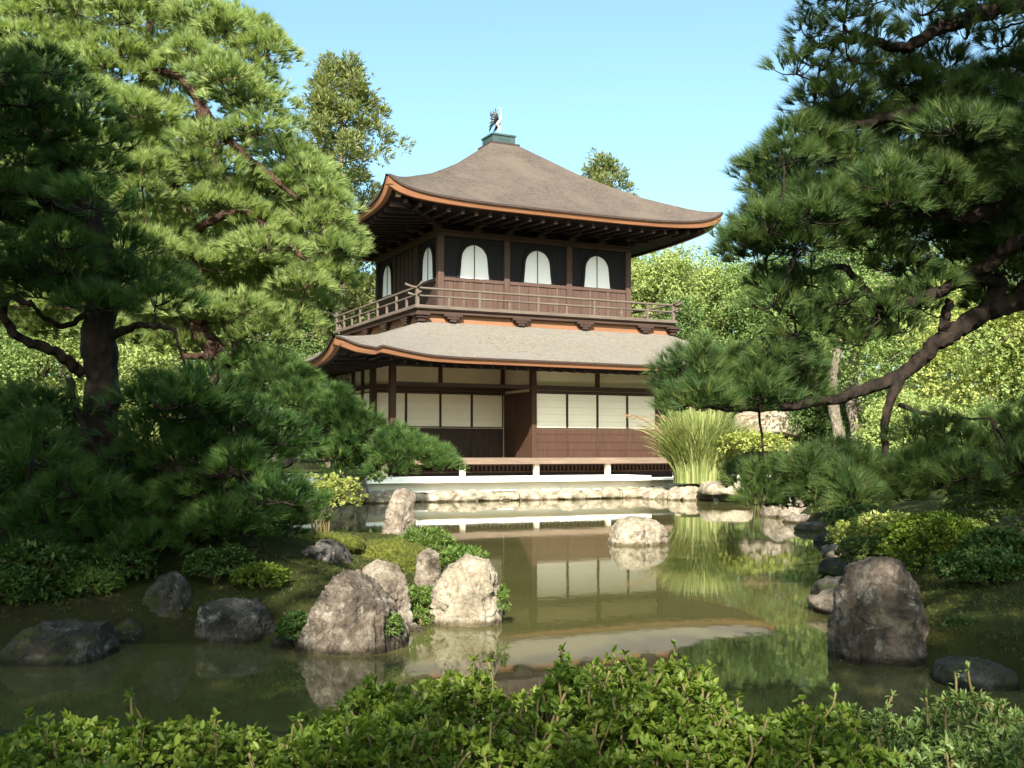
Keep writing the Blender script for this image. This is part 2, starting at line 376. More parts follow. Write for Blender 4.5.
def ground_z(P):
    P = np.asarray(P, float).reshape(-1, 2)
    sd = poly_sd(P, POND); P3 = np.c_[P, np.zeros(len(P))]
    bank = 0.20 + 0.22 * sstep(0.2, 2.2, sd)
    z = np.where(sd < 0, -0.5 * sstep(0, 0.9, -sd), 0) + bank * sstep(-0.06, 0.22, sd)
    # flat terrace round the pavilion
    q = P - PA[:2]; u = q @ DU[:2]; v = q @ DV[:2]
    flat = sstep(-9, -6.5, u) * (1 - sstep(12, 15, u)) * sstep(-4.4, -3.9, v) * (1 - sstep(12, 15, v))
    hill = 7.0 * sstep(42, 110, P[:,1]) + 2.2 * sstep(8, 22, P[:,0]) * sstep(14, 30, P[:,1]) * (1 - sstep(42, 80, P[:,1])) + 1.0 * sstep(6, 16, -P[:,0]) * sstep(8, 22, P[:,1])
    bumps = 0.05 * vnoise(P3, 0.8, 3) + 0.035 * vnoise(P3, 2.6, 5)
    mound = 0.16 * np.exp(-(((P[:,0] + 2.3) / 1.1)**2 + ((P[:,1] - 8.6) / 1.6)**2)) + 0.16 * np.exp(-(((P[:,0] - 3.4) / 0.9)**2 + ((P[:,1] - 7.0) / 1.6)**2))
    near = (1 - sstep(2.8, 4.0, P[:,1])) * -0.12
    land = sstep(0.02, 0.5, sd)
    zz = z + land * ((bumps + mound + near) * (1 - flat) + hill)
    return zz * (1 - flat * land) + flat * land * 0.42
def gz(x, y): return float(ground_z([(x, y)])[0])

def axis_lines(lo, hi, step, far, grow=1.35):
    a = list(np.arange(lo, hi + 1e-6, step)); s = step
    while a[-1] < far: s *= grow; a.append(a[-1] + s)
    s = step
    while a[0] > -far: s *= grow; a.insert(0, a[0] - s)
    return np.array(a)
gx = axis_lines(-10, 10, 0.11, 700); gy = axis_lines(1.5, 30, 0.11, 700)
X, Yg = np.meshgrid(gx, gy); P2 = np.c_[X.ravel(), Yg.ravel()]
Zg = ground_z(P2)
nx, ny = len(gx), len(gy)
idx = np.arange(nx * ny).reshape(ny, nx)
Fq = np.stack([idx[:-1,:-1], idx[:-1,1:], idx[1:,1:], idx[1:,:-1]], -1).reshape(-1, 4)
g = link('ground', np_mesh('ground', np.c_[P2, Zg], Fq, smooth=True), M['ground']); tag(g, kind='structure')
wm = MB(); wm.add([(-14, 2.6, 0), (12, 2.6, 0), (12, 31, 0), (-14, 31, 0)], [(0, 1, 2, 3)])
tag(wm.build('pond_water', M['water']), kind='structure')
# pale gravel court on the terrace
gm = MB(); gp = [loc(u, v, 0.432) for u, v in ((-6.0, -3.85), (5.2, -3.85), (7.2, -3.4), (11, -2.5), (11, 9), (-6, 9))]
gm.add(gp, [tuple(range(6))]); tag(gm.build('gravel_court', M['gravel']), kind='structure')

# ------------------------------------------------------------------ rocks
def _ico(sub):
    import bmesh
    b = bmesh.new(); bmesh.ops.create_icosphere(b, subdivisions=sub, radius=1.0)
    V = np.array([v.co[:] for v in b.verts]); Fc = np.array([[v.index for v in f.verts] for f in b.faces]); b.free(); return V, Fc
ICO5, ICO4 = _ico(6), _ico(4)

def rock(name, poly, Y, mat, label, cat='rock', group=None, thick=0.8, seed=1, rough=1.0, small=False, strat=0.0, sink=1.25):
    """boulder with its own silhouette (given at its own distance), depth, facets and furrows"""
    pts = np.array([at(x, y, Y) for x, y in poly])[:, [0, 2]]
    c = (pts.min(0) + pts.max(0)) / 2; q = pts - c
    W = np.ptp(pts[:, 0])
    V, Fc = ICO4 if small else ICO5
    r = np.random.default_rng(seed)
    th = np.arctan2(V[:,2], V[:,0])
    # radial function of the outline
    rad = np.zeros(len(V)); dirs = np.c_[np.cos(th), np.sin(th)]
    n = len(q)
    for i in range(n):
        a, b = q[i], q[(i+1) % n]; e = b - a
        den = dirs[:,0]*e[1] - dirs[:,1]*e[0]; den = np.where(abs(den) < 1e-9, 1e-9, den)
        t = (a[0]*e[1] - a[1]*e[0]) / den; s_ = (a[0]*dirs[:,1] - a[1]*dirs[:,0]) / den
        ok = (t > 0) & (s_ >= -1e-6) & (s_ <= 1 + 1e-6); rad = np.where(ok, np.maximum(rad, t), rad)
    rho = np.sqrt(V[:,0]**2 + V[:,2]**2) ** np.where(V[:,2] < -0.1, 0.30, 0.55)
    D = W * thick / 2
    P = np.c_[dirs[:,0]*rad*rho, D * np.sign(V[:,1]) * np.abs(V[:,1])**0.8, dirs[:,1]*rad*rho]
    # facets
    sc = np.array([W/2, D, np.ptp(pts[:,1])/2])
    for k in range(14):
        nrm = norm(r.normal(size=3)); nrm[2] = abs(nrm[2]) if nrm[2] > -0.15 else -0.1*nrm[2]; nrm[1] = -abs(nrm[1]) * 1.6; nrm = norm(nrm)
        h = 0.60 + 0.25 * r.random(); dd = (P / sc) @ nrm - h
        P -= np.where(dd > 0, dd * 0.8, 0)[:, None] * nrm * sc
    P[:,2] = np.where(P[:,2] < -0.35*sc[2], -0.35*sc[2] + (P[:,2] + 0.35*sc[2])*sink, P[:,2])
    nn = norm(P / sc**2)
    m = min(sc)
    Q = P / m
    if strat: Qs = np.c_[Q[:,0]*strat, Q[:,1]*strat, Q[:,2]*0.6 + Q[:,0]*0.5]
    else: Qs = Q
    rg = np.clip(1 - 3.2*np.abs(vnoise(Qs, 2.3, seed+8)), 0, 1)
    disp = -0.07*rg + 0.025*(1-2*np.abs(vnoise(Qs, 11.0, seed+6))) + 0.11*vnoise(Q, 1.3, seed) + 0.07*vnoise(Qs, 3.1, seed+1) + 0.04*(1-2*np.abs(vnoise(Qs, 6.5, seed+2))) + 0.022*vnoise(Q, 15, seed+3) + 0.014*vnoise(Q, 33, seed+4)
    P = P + nn * (disp * m * rough)[:, None]
    P[:,2] -= 0
    low = P[:,2].min()
    base = np.array([c[0], Y + D*0.45, c[1] + low])
    P2_ = P - np.array([0, 0, low])
    o = link(name, np_mesh(name, P2_, Fc, smooth=True), mat); o.location = tuple(base)
    tag(o, label, cat, group); return o

rock('boulder', [(278,664),(296,642),(316,605),(343,573),(352,572),(366,583),(388,606),(404,640),(408,664)], 6.45, M['rock_brown'],
     'dark brown furrowed boulder with a pointed peak at the edge of the water', seed=11, strat=2.2, thick=0.75)
rock('boulder', [(354,585),(362,569),(376,561),(396,566),(408,586),(412,622),(395,634),(368,630)], 7.3, M['rock_warm'],
     'grey upright boulder tucked between the pointed brown boulder and the fern', seed=12, thick=0.7)
rock('boulder', [(430,628),(434,592),(447,566),(466,557),(488,562),(503,582),(509,606),(504,634),(470,640),(440,638)], 7.45, M['rock_pale'],
     'large pale blocky boulder standing in the pond in front of its reflection', seed=23, thick=0.85)
rock('boulder', [(411,585),(415,557),(427,548),(438,554),(442,578),(428,592)], 8.4, M['rock_warm'],
     'small grey rounded boulder among bright ferns and moss', seed=14)
rock('boulder', [(376,566),(382,535),(388,505),(394,491),(404,488),(413,493),(415,520),(408,566)], 12.3, M['rock_warm'],
     'tall narrow standing stone behind the clump of bright ferns', seed=15, thick=0.8)
rock('boulder', [(290,568),(299,550),(318,542),(343,546),(350,560),(338,574),(315,585),(296,582)], 8.3, M['rock_blue'],
     'angular blue grey boulder lying on the moss mound', seed=16, rough=1.3)
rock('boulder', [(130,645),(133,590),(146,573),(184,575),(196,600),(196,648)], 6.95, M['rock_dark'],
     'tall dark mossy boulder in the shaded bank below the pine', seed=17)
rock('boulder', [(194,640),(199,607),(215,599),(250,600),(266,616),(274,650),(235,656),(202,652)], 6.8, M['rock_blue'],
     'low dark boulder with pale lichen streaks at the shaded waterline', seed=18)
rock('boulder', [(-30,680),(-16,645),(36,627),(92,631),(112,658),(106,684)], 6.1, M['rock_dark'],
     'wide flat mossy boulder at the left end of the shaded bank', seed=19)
rock('boulder', [(606,548),(609,524),(624,517),(654,516),(668,528),(672,548),(642,556)], 13.8, M['rock_pale'],
     'low pale boulder standing alone out in open water', seed=31, thick=0.9)
rock('boulder', [(838,676),(842,615),(856,572),(884,558),(906,564),(926,590),(946,640),(944,676)], 6.1, M['rock_mottled'],
     'big dark boulder with patches of sunlight at the right bank', seed=21, thick=0.85)
for poly, Y, mt, lab in [
    ([(400,642),(404,628),(414,624),(424,630),(428,644)], 7.2, 'rock_warm', 'small wet stone at the waterline between the pointed and the pale boulder'),
    ([(264,664),(268,640),(280,634),(292,642),(296,666)], 6.6, 'rock_dark', 'narrow mossy stone against the left flank of the pointed boulder'),
    ([(104,660),(110,628),(124,618),(138,630),(142,660)], 6.75, 'rock_dark', 'dark stone between the flat boulder and the tall mossy boulder'),
    ([(940,690),(948,668),(975,660),(1010,668),(1040,690)], 5.5, 'rock_dark', 'low dark stone edging the right bank beside the water')]:
    rock('bank_stone', poly, Y, M[mt], lab, seed=len(lab), small=True)
# a line of half sunk stones along the right bank
rs_ = np.random.default_rng(91); sp_ = spline([(2.42, 7.7), (3.05, 10), (4.2, 14.5), (4.85, 19.0)], 12)
for i in range(7):
    p = sp_[int((i + 0.5)*len(sp_)/7)]; V, Fc = ICO4; sd_ = 300 + i; z_ = 0.09 + 0.07*rs_.random()
    Q = np.sign(V)*np.abs(V)**0.75*np.array([0.20 + 0.14*rs_.random(), 0.24 + 0.12*rs_.random(), z_])
    Q = Q + norm(V)*(0.06*vnoise(V, 1.5, sd_) + 0.03*vnoise(V, 4.5, sd_+1) + 0.012*vnoise(V, 11, sd_+2))[:,None]
    o = link('bank_stone', np_mesh('bank_stone', Q, Fc, smooth=True), M['rock_dark' if i % 3 else 'rock_warm']); o.location = (p[0] + 0.06*rs_.normal(), p[1], 0.02); o.rotation_euler = (0, 0, rs_.random()*6)
    tag(o, 'half sunk stone in the line along the right bank of the pond', 'stone', 'half sunk stones along the right bank')
# stones of the far right shore
for i, (poly, Y, mt, lab) in enumerate([
    ([(668,503),(672,488),(688,483),(708,485),(716,496),(714,504)], 26.6, 'rock_pale', 'grey hump of rock on the shore in front of the pampas grass'),
    ([(694,494),(704,482),(740,481),(766,486),(764,494)], 25.6, 'rock_pale', 'flat stone slab over a dark hollow beside the pampas grass'),
    ([(762,521),(766,498),(784,491),(806,498),(812,522)], 19.7, 'rock_warm', 'rounded sunlit rock below the lowest pine bough'),
    ([(806,523),(812,501),(836,500),(860,510),(866,524)], 19.4, 'rock_warm', 'long low rock beside the rounded rock under the pine bough'),
    ([(736,432),(740,412),(765,404),(792,412),(812,420),(816,434)], 36.0, 'rock_pale', 'pale rock outcrop seen under the leaning pine limb'),
    ([(640,506),(646,492),(660,488),(676,494),(680,507)], 27.3, 'rock_pale', 'mossy pale stone where the edging row meets the pampas shore'),
    ([(318,492),(324,476),(345,470),(362,478),(368,494)], 25.0, 'rock_pale', 'pale rounded rock on the far shore under the pine bough tip'),
    ([(965,612),(972,596),(1000,592),(1040,598),(1046,616)], 8.4, 'rock_dark', 'dim flat stone lying behind the mossy right bank')]):
    rock('shore_rock', poly, Y, M[mt], lab, seed=40 + i, small=True)
# edging stones of the far shore
for i in range(22):
    u = -6.0 + i * 0.56 + rng.normal() * 0.06
    p = loc(u, -3.86 + rng.normal() * 0.05); wd = 0.26 + 0.14 * rng.random(); hh = 0.18 + 0.11 * rng.random()
    V, Fc = ICO4; sd = 60 + i
    Q = np.sign(V) * np.abs(V)**0.7 * np.array([wd * 1.12, 0.26, hh * 0.62])
    Q = Q + norm(V) * (0.06*vnoise(V, 1.4, sd) + 0.03*vnoise(V, 4, sd+1) + 0.012*vnoise(V, 10, sd+2))[:, None]
    o = link('edging_stone', np_mesh('edging_stone', Q, Fc, smooth=True), M['rock_pale']); o.location = (p[0], p[1], 0.08); o.rotation_euler = (rng.normal()*0.06, rng.normal()*0.1, YAW + rng.normal()*0.1)
    tag(o, 'pale tan edging stone in the row along the far shore below the pavilion', 'stone', 'edging stones along the far shore')

# ------------------------------------------------------------------ pavilion
pav = empty('pavilion', PA, YAW, 'two storey dark wooden pavilion with curved shingle roofs across the pond', 'pavilion')
W2, D2 = 6.0, 5.05
def part(mb, name, mat, parent=pav, smooth=False): return mb.build(name, M[mat], parent, smooth)

def roof(corner, top, hip, eaves, mat, name, edge_t, fascia_h, soffit_top, soffit_z, step=None):
    """corner=(u0,u1,v0,v1) eave rectangle; top=(u0,u1,v0,v1); hip=[(t,z)]; returns eave height function"""
    u0, u1, v0, v1 = corner; a0, a1, b0, b1 = top
    ht, hz = zip(*hip); NS, NT = 64, 30
    sides = [((u0,v0),(u1,v0),(a0,b0),(a1,b0)), ((u1,v0),(u1,v1),(a1,b0),(a1,b1)), ((u1,v1),(u0,v1),(a1,b1),(a0,b1)), ((u0,v1),(u0,v0),(a0,b1),(a0,b0))]
    def E(s, k):
        xs, zs = eaves[k]; return np.interp(s, xs, zs)
    def Z(s, t, k=0): return np.interp(t, ht, hz) - (hz[0] - E(s, k)) * (1 - t)**2.2
    surf, edge, fas, sof = MB(), MB(), MB(), MB()
    for e0, e1, t0, t1 in sides:
        e0, e1, t0, t1 = map(np.array, (e0, e1, t0, t1)); vs = []
        mid = (e0 + e1) / 2; outv = mid - np.array([(u0+u1)/2, (v0+v1)/2]); outv = outv / np.linalg.norm(outv)
        ss = np.linspace(-1, 1, NS + 1); ss = np.sign(ss) * np.abs(ss)**0.7; kk = len(edge.v) // (4 * (NS + 1))
        tt = np.linspace(0, 1, NT + 1)**1.15
        for t in tt:
            for s in ss:
                f = (s + 1) / 2; p = (e0*(1-f) + e1*f) * (1-t) + (t0*(1-f) + t1*f) * t
                p = p + outv * 0.06 * (abs(s)**6) * (1-t)**3
                vs.append((p[0], p[1], Z(s, t, kk)))
        n = NS + 1
        surf.add(vs, [(j*n+i, j*n+i+1, (j+1)*n+i+1, (j+1)*n+i) for j in range(NT) for i in range(NS)])
        row = np.array(vs[:n]); o3 = np.array([outv[0], outv[1], 0])
        def strip(mb, a, b): 
            mb.add(list(a) + list(b), [(i, i+1, n+i+1, n+i) for i in range(NS)])
        zv = np.array([0, 0, 1.0])
        r1 = row - zv * edge_t
        strip(edge, row, r1)
        r2 = r1 - o3 * 0.04; strip(edge, r1, r2)
        thick = fascia_h * (1 + 0.65 * np.abs(ss)**5)[:, None] * zv
        r3 = r2 - thick - o3 * 0.05; strip(fas, r2, r3)
        r4 = r3 - o3 * 0.12; strip(fas, r3, r4)
        r5 = r4 + zv * 0.05
        q0, q1, p0, p1 = soffit_top
        k = [tuple(x[0]) + tuple(x[1]) for x in sides].index(tuple(e0) + tuple(e1))
        ws = [((q0,p0),(q1,p0)), ((q1,p0),(q1,p1)), ((q1,p1),(q0,p1)), ((q0,p1),(q0,p0))][k]
        wr = np.array([[ws[0][0]*(1-(s+1)/2) + ws[1][0]*(s+1)/2, ws[0][1]*(1-(s+1)/2) + ws[1][1]*(s+1)/2, soffit_z] for s in ss])
        strip(sof, r4, r5); strip(sof, r5, wr)
    part(surf, name, mat, smooth=True)
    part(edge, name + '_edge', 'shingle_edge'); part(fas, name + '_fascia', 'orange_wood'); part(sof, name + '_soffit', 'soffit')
    return Z

UC, VC = 3.0, 2.6
UP = (-2.24, 7.95, -2.02, 7.1)
hipU = [(0, 8.10), (0.08, 8.13), (0.16, 8.24), (0.38, 8.66), (0.52, 9.02), (0.69, 9.48), (0.88, 10.12), (1.0, 10.52)]
sx = np.linspace(-1, 1, 81); EU = (sx, 7.63 + 0.25*np.abs(sx)**4 + 0.20*np.abs(sx)**16); EUL = (sx, 7.56 + 0.30*np.abs(sx)**5 + 0.22*np.abs(sx)**16)
ZU = roof(UP, (UC-0.46, UC+0.46, VC-0.46, VC+0.46), hipU, [EU, EU, EU, EUL], 'shingle_up', 'upper_roof', 0.055, 0.115, (-0.06, 6.06, -0.06, 5.11), 7.52)
LO = (-4.0, 8.5, -3.45, 8.1)
hipL = [(0, 3.84), (0.12, 3.86), (0.3, 3.93), (0.53, 4.06), (0.70, 4.20), (1.0, 4.56)]
def smooth_table(xs, zs):
    z = np.interp(sx2, xs, zs)
    for _ in range(3): z = np.convolve(np.pad(z, 3, 'edge'), np.ones(7)/7, 'valid')
    return z
sx2 = np.linspace(-1, 1, 321)
ELF = (sx2, smooth_table([-1,-0.946,-0.894,-0.84,-0.81,-0.75,-0.635,-0.5,0,0.3,0.6,0.8,0.93,1], [3.83,3.755,3.70,3.665,3.645,3.575,3.47,3.44,3.43,3.425,3.45,3.53,3.66,3.83]) - 0.075*(sx2 < -0.822)*(1 - sstep(0.90, 1.0, -sx2)))
ELS = (sx2, smooth_table([-1,-0.926,-0.8,-0.65,0,0.65,0.8,0.926,1], [3.83,3.62,3.465,3.40,3.39,3.40,3.465,3.62,3.83]))
ZL = roof(LO, (-0.9, 6.9, -0.9, 5.95), hipL, [ELF, ELS, ELS, ELS], 'shingle_low', 'lower_roof', 0.045, 0.10, (-1.75, 6.0, -1.45, 5.6), 3.47)
# ridge box and its flange
rb = MB(); rb.box(UC-0.49, UC+0.49, VC-0.49, VC+0.49, 10.44, 10.56); part(rb, 'ridge_flange', 'shingle_edge')
rb = MB(); rb.box(UC-0.38, UC+0.38, VC-0.38, VC+0.38, 10.562, 10.80); rb.box(UC-0.41, UC+0.41, VC-0.41, VC+0.41, 10.802, 10.85); part(rb, 'ridge_box', 'copper')

def rafters(n, wz, ez, w, h, name, side, corner, wall):
    """parallel rafters; beyond the wall corners they die into the corner beams"""
    cu0, cu1, cv0, cv1 = corner; w0, w1, x0, x1 = wall
    for i in range(n):
        s = ((i + 0.5) / n) * 2 - 1; m = MB()
        if side == 'front':
            u = cu0 + (cu1 - cu0) * (s + 1) / 2
            if u < w0: k = (u - cu0) / (w0 - cu0)
            elif u > w1: k = (cu1 - u) / (cu1 - w1)
            else: k = 1.0
            k = max(0.12, k); v = cv0 + (x0 - cv0) * k; q = (u, v + 0.03, ez(s) + (wz - ez(s)) * k); p = (u, cv0 + 0.26, ez(s) + (wz - ez(s)) * 0.08)
        else:
            v = cv1 + (cv0 - cv1) * (s + 1) / 2
            if v < x0: k = (v - cv0) / (x0 - cv0)
            elif v > x1: k = (cv1 - v) / (cv1 - x1)
            else: k = 1.0
            k = max(0.12, k); u = cu0 + (w0 - cu0) * k; q = (u + 0.03, v, ez(s) + (wz - ez(s)) * k); p = (cu0 + 0.26, v, ez(s) + (wz - ez(s)) * 0.08)
        if abs(p[0]-q[0]) + abs(p[1]-q[1]) < 0.12: continue
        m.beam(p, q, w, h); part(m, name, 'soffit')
rafters(26, 7.46, lambda s: ZU(s, 0) - 0.29, 0.09, 0.10, 'upper_rafter', 'front', UP, (-0.06, 6.06, -0.06, 5.11))
rafters(24, 7.46, lambda s: ZU(s, 0, 3) - 0.29, 0.09, 0.10, 'upper_rafter', 'left', UP, (-0.06, 6.06, -0.06, 5.11))
rafters(38, 3.42, lambda s: ZL(s, 0) - 0.235, 0.075, 0.085, 'lower_rafter', 'front', LO, (-1.75, 6.0, -1.45, 5.6))
rafters(30, 3.42, lambda s: ZL(s, 0, 3) - 0.235, 0.075, 0.085, 'lower_rafter', 'left', LO, (-1.75, 6.0, -1.45, 5.6))

# upper storey walls
m = MB(); m.box(0, W2, 0, D2, 4.9, 7.50); part(m, 'upper_wall', 'black_board')
m = MB(); rw = np.random.default_rng(3)
for k in range(3):
    for j in range(7):
        a_ = 2.0*k + 0.09 + 1.82*j/7; m.box(a_ + 0.004, a_ + 1.82/7 - 0.004, -0.004 - 0.005*rw.random(), 0.01, 5.94, 7.055)
part(m, 'upper_boards', 'black_board')
m = MB(); m.box(-0.10, W2+0.10, -0.10, D2+0.10, 7.06, 7.17); m.box(-0.16, W2+0.16, -0.16, D2+0.16, 7.172, 7.22); part(m, 'head_beam', 'dark_wood_x')
m = MB(); m.box(-0.055, W2+0.055, -0.055, D2+0.055, 5.84, 5.93); part(m, 'sill_beam', 'red_board')
# board panels below the sill
posts_u = [0.0, 2.0, 4.0, 6.0]; posts_v = [1.6, 3.45, D2]
m = MB()
for k in range(3):
    x0, x1 = posts_u[k] + 0.09, posts_u[k+1] - 0.09; nb = 6
    for j in range(nb):
        a = x0 + (x1-x0)*j/nb; b = x0 + (x1-x0)*(j+1)/nb
        m.box(a+0.006, b-0.006, -0.022 - 0.004*((j*7+k*3) % 3), 0.01, 4.93, 5.84)
part(m, 'sill_boards', 'red_board')
m = MB()
pv = [0.0] + posts_v
for k in range(3):
    x0, x1 = pv[k] + 0.09, pv[k+1] - 0.09; nb = 5
    for j in range(nb):
        a = x0 + (x1-x0)*j/nb; b = x0 + (x1-x0)*(j+1)/nb
        m.box(-0.022 - 0.004*((j*5+k) % 3), 0.01, a+0.006, b-0.006, 4.93, 5.84)
part(m, 'side_sill_boards', 'dark_wood')
for k in range(3):
    for j in range(1, 6):
        if (j + k) % 2: continue
        u = posts_u[k] + 0.09 + (1.82)*j/6
        m = MB(); m.box(u-0.016, u+0.016, -0.05, -0.02, 4.93, 5.842); part(m, 'batten', 'rail_wood')
for u in posts_u:
    for v in ((0.0, D2) if u not in (0.0, 6.0) else (0.0, D2)):
        m = MB(); m.box(u-0.085, u+0.085, v-0.085, v+0.085, 4.9, 7.058); part(m, 'post', 'red_board' if v == 0 else 'dark_wood')
for v in posts_v[:-1]:
    for u in (0.0, W2):
        m = MB(); m.box(u-0.085, u+0.085, v-0.085, v+0.085, 4.9, 7.058); part(m, 'post', 'dark_wood')

def bell(hw, h):
    """bell-shaped outline (x, z) from the bottom left round to the bottom right"""
    right = spline([(hw, 0), (hw*0.93, h*0.3), (hw*0.88, h*0.58), (hw*0.80, h*0.74), (hw*0.55, h*0.90), (hw*0.22, h*0.975), (0, h)], 5)
    left = [(-x, z) for x, z in right[:-1]]
    return [tuple(p) for p in right] + left[::-1]
def bell_window(origin, side):
    hw, h = 0.45, 0.94
    O = bell(hw, h); OF = bell(hw + 0.085, h + 0.09)
    fr, pane, seam = MB(), MB(), MB(); n = len(O)
    def T(x, y, z):           # y = distance proud of the wall
        return (origin[0] + x, -y, origin[1] + z) if side == 'front' else (-y, origin[0] - x, origin[1] + z)
    vs = [T(x, 0.055, z) for x, z in O] + [T(x, 0.055, z) for x, z in OF] + [T(x, -0.01, z) for x, z in OF] + [T(x, -0.01, z) for x, z in O]
    fs = []
    for i in range(n - 1):
        fs += [(i, i+1, n+i+1, n+i), (n+i, n+i+1, 2*n+i+1, 2*n+i), (3*n+i, 3*n+i+1, i+1, i)]
    fs += [(0, n, 2*n, 3*n), (n-1, 4*n-1, 3*n-1, 2*n-1)]
    fr.add(vs, fs)
    f = part(fr, 'bell_window_frame', 'black_board')
    pane.add([T(x, 0.012, z) for x, z in O], [tuple(range(n))]); part(pane, 'window_paper', 'paper_cool', f)
    a = [T(-0.011, 0.03, 0.0), T(0.011, 0.03, 0.0), T(0.011, 0.03, h*0.985), T(-0.011, 0.03, h*0.985), T(-0.011, 0.013, 0.0), T(0.011, 0.013, 0.0), T(0.011, 0.013, h*0.985), T(-0.011, 0.013, h*0.985)]
    seam.add(a, [(0,1,2,3), (4,7,6,5), (0,4,5,1), (1,5,6,2), (2,6,7,3), (3,7,4,0)]); part(seam, 'mullion', 'dark_wood', f)
for u in (1.02, 2.99, 4.95): bell_window((u, 5.945), 'front')
for v in (0.85, 4.22): bell_window((v, 5.945), 'left')
# planked doors in the middle bay of the side wall
m = MB(); m.box(-0.03, 0.01, 1.69, 3.36, 5.94, 7.0)
for k in range(6): m.box(-0.055, -0.031, 1.69 + k*0.326, 1.72 + k*0.326, 5.94, 7.0)
part(m, 'plank_door', 'dark_wood')
# brackets carrying the upper eaves
def bracket(u, v, du, dv):
    m = MB(); s = max(abs(du), abs(dv))
    p = np.array([u, v, 0.0]); d = norm(np.array([du, dv, 0.0])); t = np.array([-d[1], d[0], 0])
    def bx(c, l, wd, z0, z1):
        m.beam(tuple(p + d*c[0] - d*l/2 + np.array([0,0,(z0+z1)/2])), tuple(p + d*c[0] + d*l/2 + np.array([0,0,(z0+z1)/2])), wd, z1 - z0)
    bx((0.12,), 0.24, 0.22, 7.22, 7.30); bx((0.3,), 0.66, 0.11, 7.302, 7.38)
    bx((0.58,), 0.16, 0.18, 7.382, 7.44); bx((0.22,), 0.13, 0.62, 7.384, 7.455); bx((0.6,), 0.11, 0.72, 7.442, 7.51)
    part(m, 'eave_bracket', 'dark_wood')
for u in (1.0, 2.0, 3.0, 4.0, 5.0): bracket(u, -0.05, 0, -1)
for v in (0.8, 1.6, 2.5, 3.45, 4.3): bracket(-0.05, v, -1, 0)
for u, v, a, b in ((-0.02, -0.02, -1, -1), (6.02, -0.02, 1, -1), (-0.02, 5.07, -1, 1)): bracket(u, v, a, b)
# corner beams of the upper eaves, the front left one with a pale cap
for p, q in (((-0.1, -0.1, 7.42), (-1.82, -1.66, 7.66)), ((6.1, -0.1, 7.42), (7.6, -1.66, 7.66)), ((-0.1, 5.15, 7.42), (-1.82, 6.75, 7.66))):
    m = MB(); m.beam(p, q, 0.14, 0.17); part(m, 'corner_beam', 'soffit')
m = MB(); m.box(-1.91, -1.79, -1.75, -1.64, 7.60, 7.74); part(m, 'beam_cap', 'pale_post')

# balcony
BU0, BU1, BV0, BV1 = -1.1, 7.0, -1.05, 6.15
m = MB(); m.box(BU0, BU1, BV0, BV1, 4.875, 4.90); m.box(BU0+0.05, BU1-0.05, BV0+0.05, BV1-0.05, 4.78, 4.873); part(m, 'balcony_floor', 'dark_wood_x')
m = MB(); m.box(BU0-0.03, BU1+0.03, BV0-0.03, BV0+0.09, 4.902, 4.985); part(m, 'balcony_edge', 'rail_wood')
m = MB(); m.box(BU0-0.03, BU0+0.09, BV0+0.092, BV1+0.03, 4.902, 4.985); part(m, 'balcony_edge', 'rail_wood_y')
m = MB(); m.box(BU1-0.09, BU1+0.03, BV0+0.092, BV1+0.03, 4.902, 4.985); part(m, 'balcony_edge', 'rail_wood_y')
m = MB(); m.box(-0.86, 6.86, -0.86, 5.91, 4.3, 4.775); part(m, 'base_band', 'band_wood')
for z in (4.60, 4.735):
    pass
for u in (-0.02, 2.0, 4.0, 6.0):
    m = MB(); 
    for k, (hw, z0, z1) in enumerate(((0.09, 4.58, 4.65), (0.17, 4.652, 4.715), (0.26, 4.717, 4.778))): m.box(u-hw, u+hw, -1.0-0.012*k, -0.862, z0, z1)
    part(m, 'balcony_bracket', 'dark_wood')
for v in (0.1, 1.75, 3.4, 5.05):
    m = MB()
    for k, (hw, z0, z1) in enumerate(((0.09, 4.58, 4.65), (0.17, 4.652, 4.715), (0.26, 4.717, 4.778))): m.box(-1.0-0.012*k, -0.862, v-hw, v+hw, z0, z1)
    part(m, 'balcony_bracket', 'dark_wood')
for u, v in ((-0.93, -0.93), (6.93, -0.93), (-0.93, 5.98)):
    m = MB(); 
    for k, (hw, z0, z1) in enumerate(((0.10, 4.56, 4.65), (0.15, 4.652, 4.715), (0.20, 4.717, 4.778))): m.box(u-hw, u+hw, v-hw, v+hw, z0, z1)
    part(m, 'balcony_bracket', 'dark_wood')
# balustrade: rails cross at the corners and turn up at the ends
RU0, RU1, RV0, RV1 = BU0+0.06, BU1-0.06, BV0+0.06, BV1-0.06
def rail(p, q, r, up, ext, mat):
    p, q = np.array(p, float), np.array(q, float); d = norm(q - p); z = np.array([0, 0, 1.0])
    pts = [p - d*ext + z*up, p - d*ext*0.5 + z*up*0.3, p] + [p + (q-p)*k for k in (0.25, 0.5, 0.75)] + [q, q + d*ext*0.5 + z*up*0.3, q + d*ext + z*up]
    m = MB(); m.tube(pts, r, 8); part(m, 'rail', mat, smooth=True)
for z, r, up, ext in ((5.43, 0.032, 0.085, 0.34), (5.23, 0.028, 0.05, 0.26), ):
    rail((RU0, RV0, z), (RU1, RV0, z), r, up, ext, 'rail_wood')
    rail((RU0, RV0, z+0.02), (RU0, RV1, z+0.02), r, up, ext, 'rail_wood_y')
    rail((RU1, RV0, z+0.02), (RU1, RV1, z+0.02), r, up, ext, 'rail_wood_y')
def bpost(u, v, z1, wd=0.05):
    m = MB(); m.box(u-wd/2, u+wd/2, v-wd/2, v+wd/2, 4.986, z1); part(m, 'baluster', 'rail_wood')
for k in range(10):
    u = RU0 + (RU1-RU0)*k/9; bpost(u, RV0, 5.40 if k % 2 == 0 or k == 9 else 5.205, 0.085 if k in (0, 9) else 0.055)
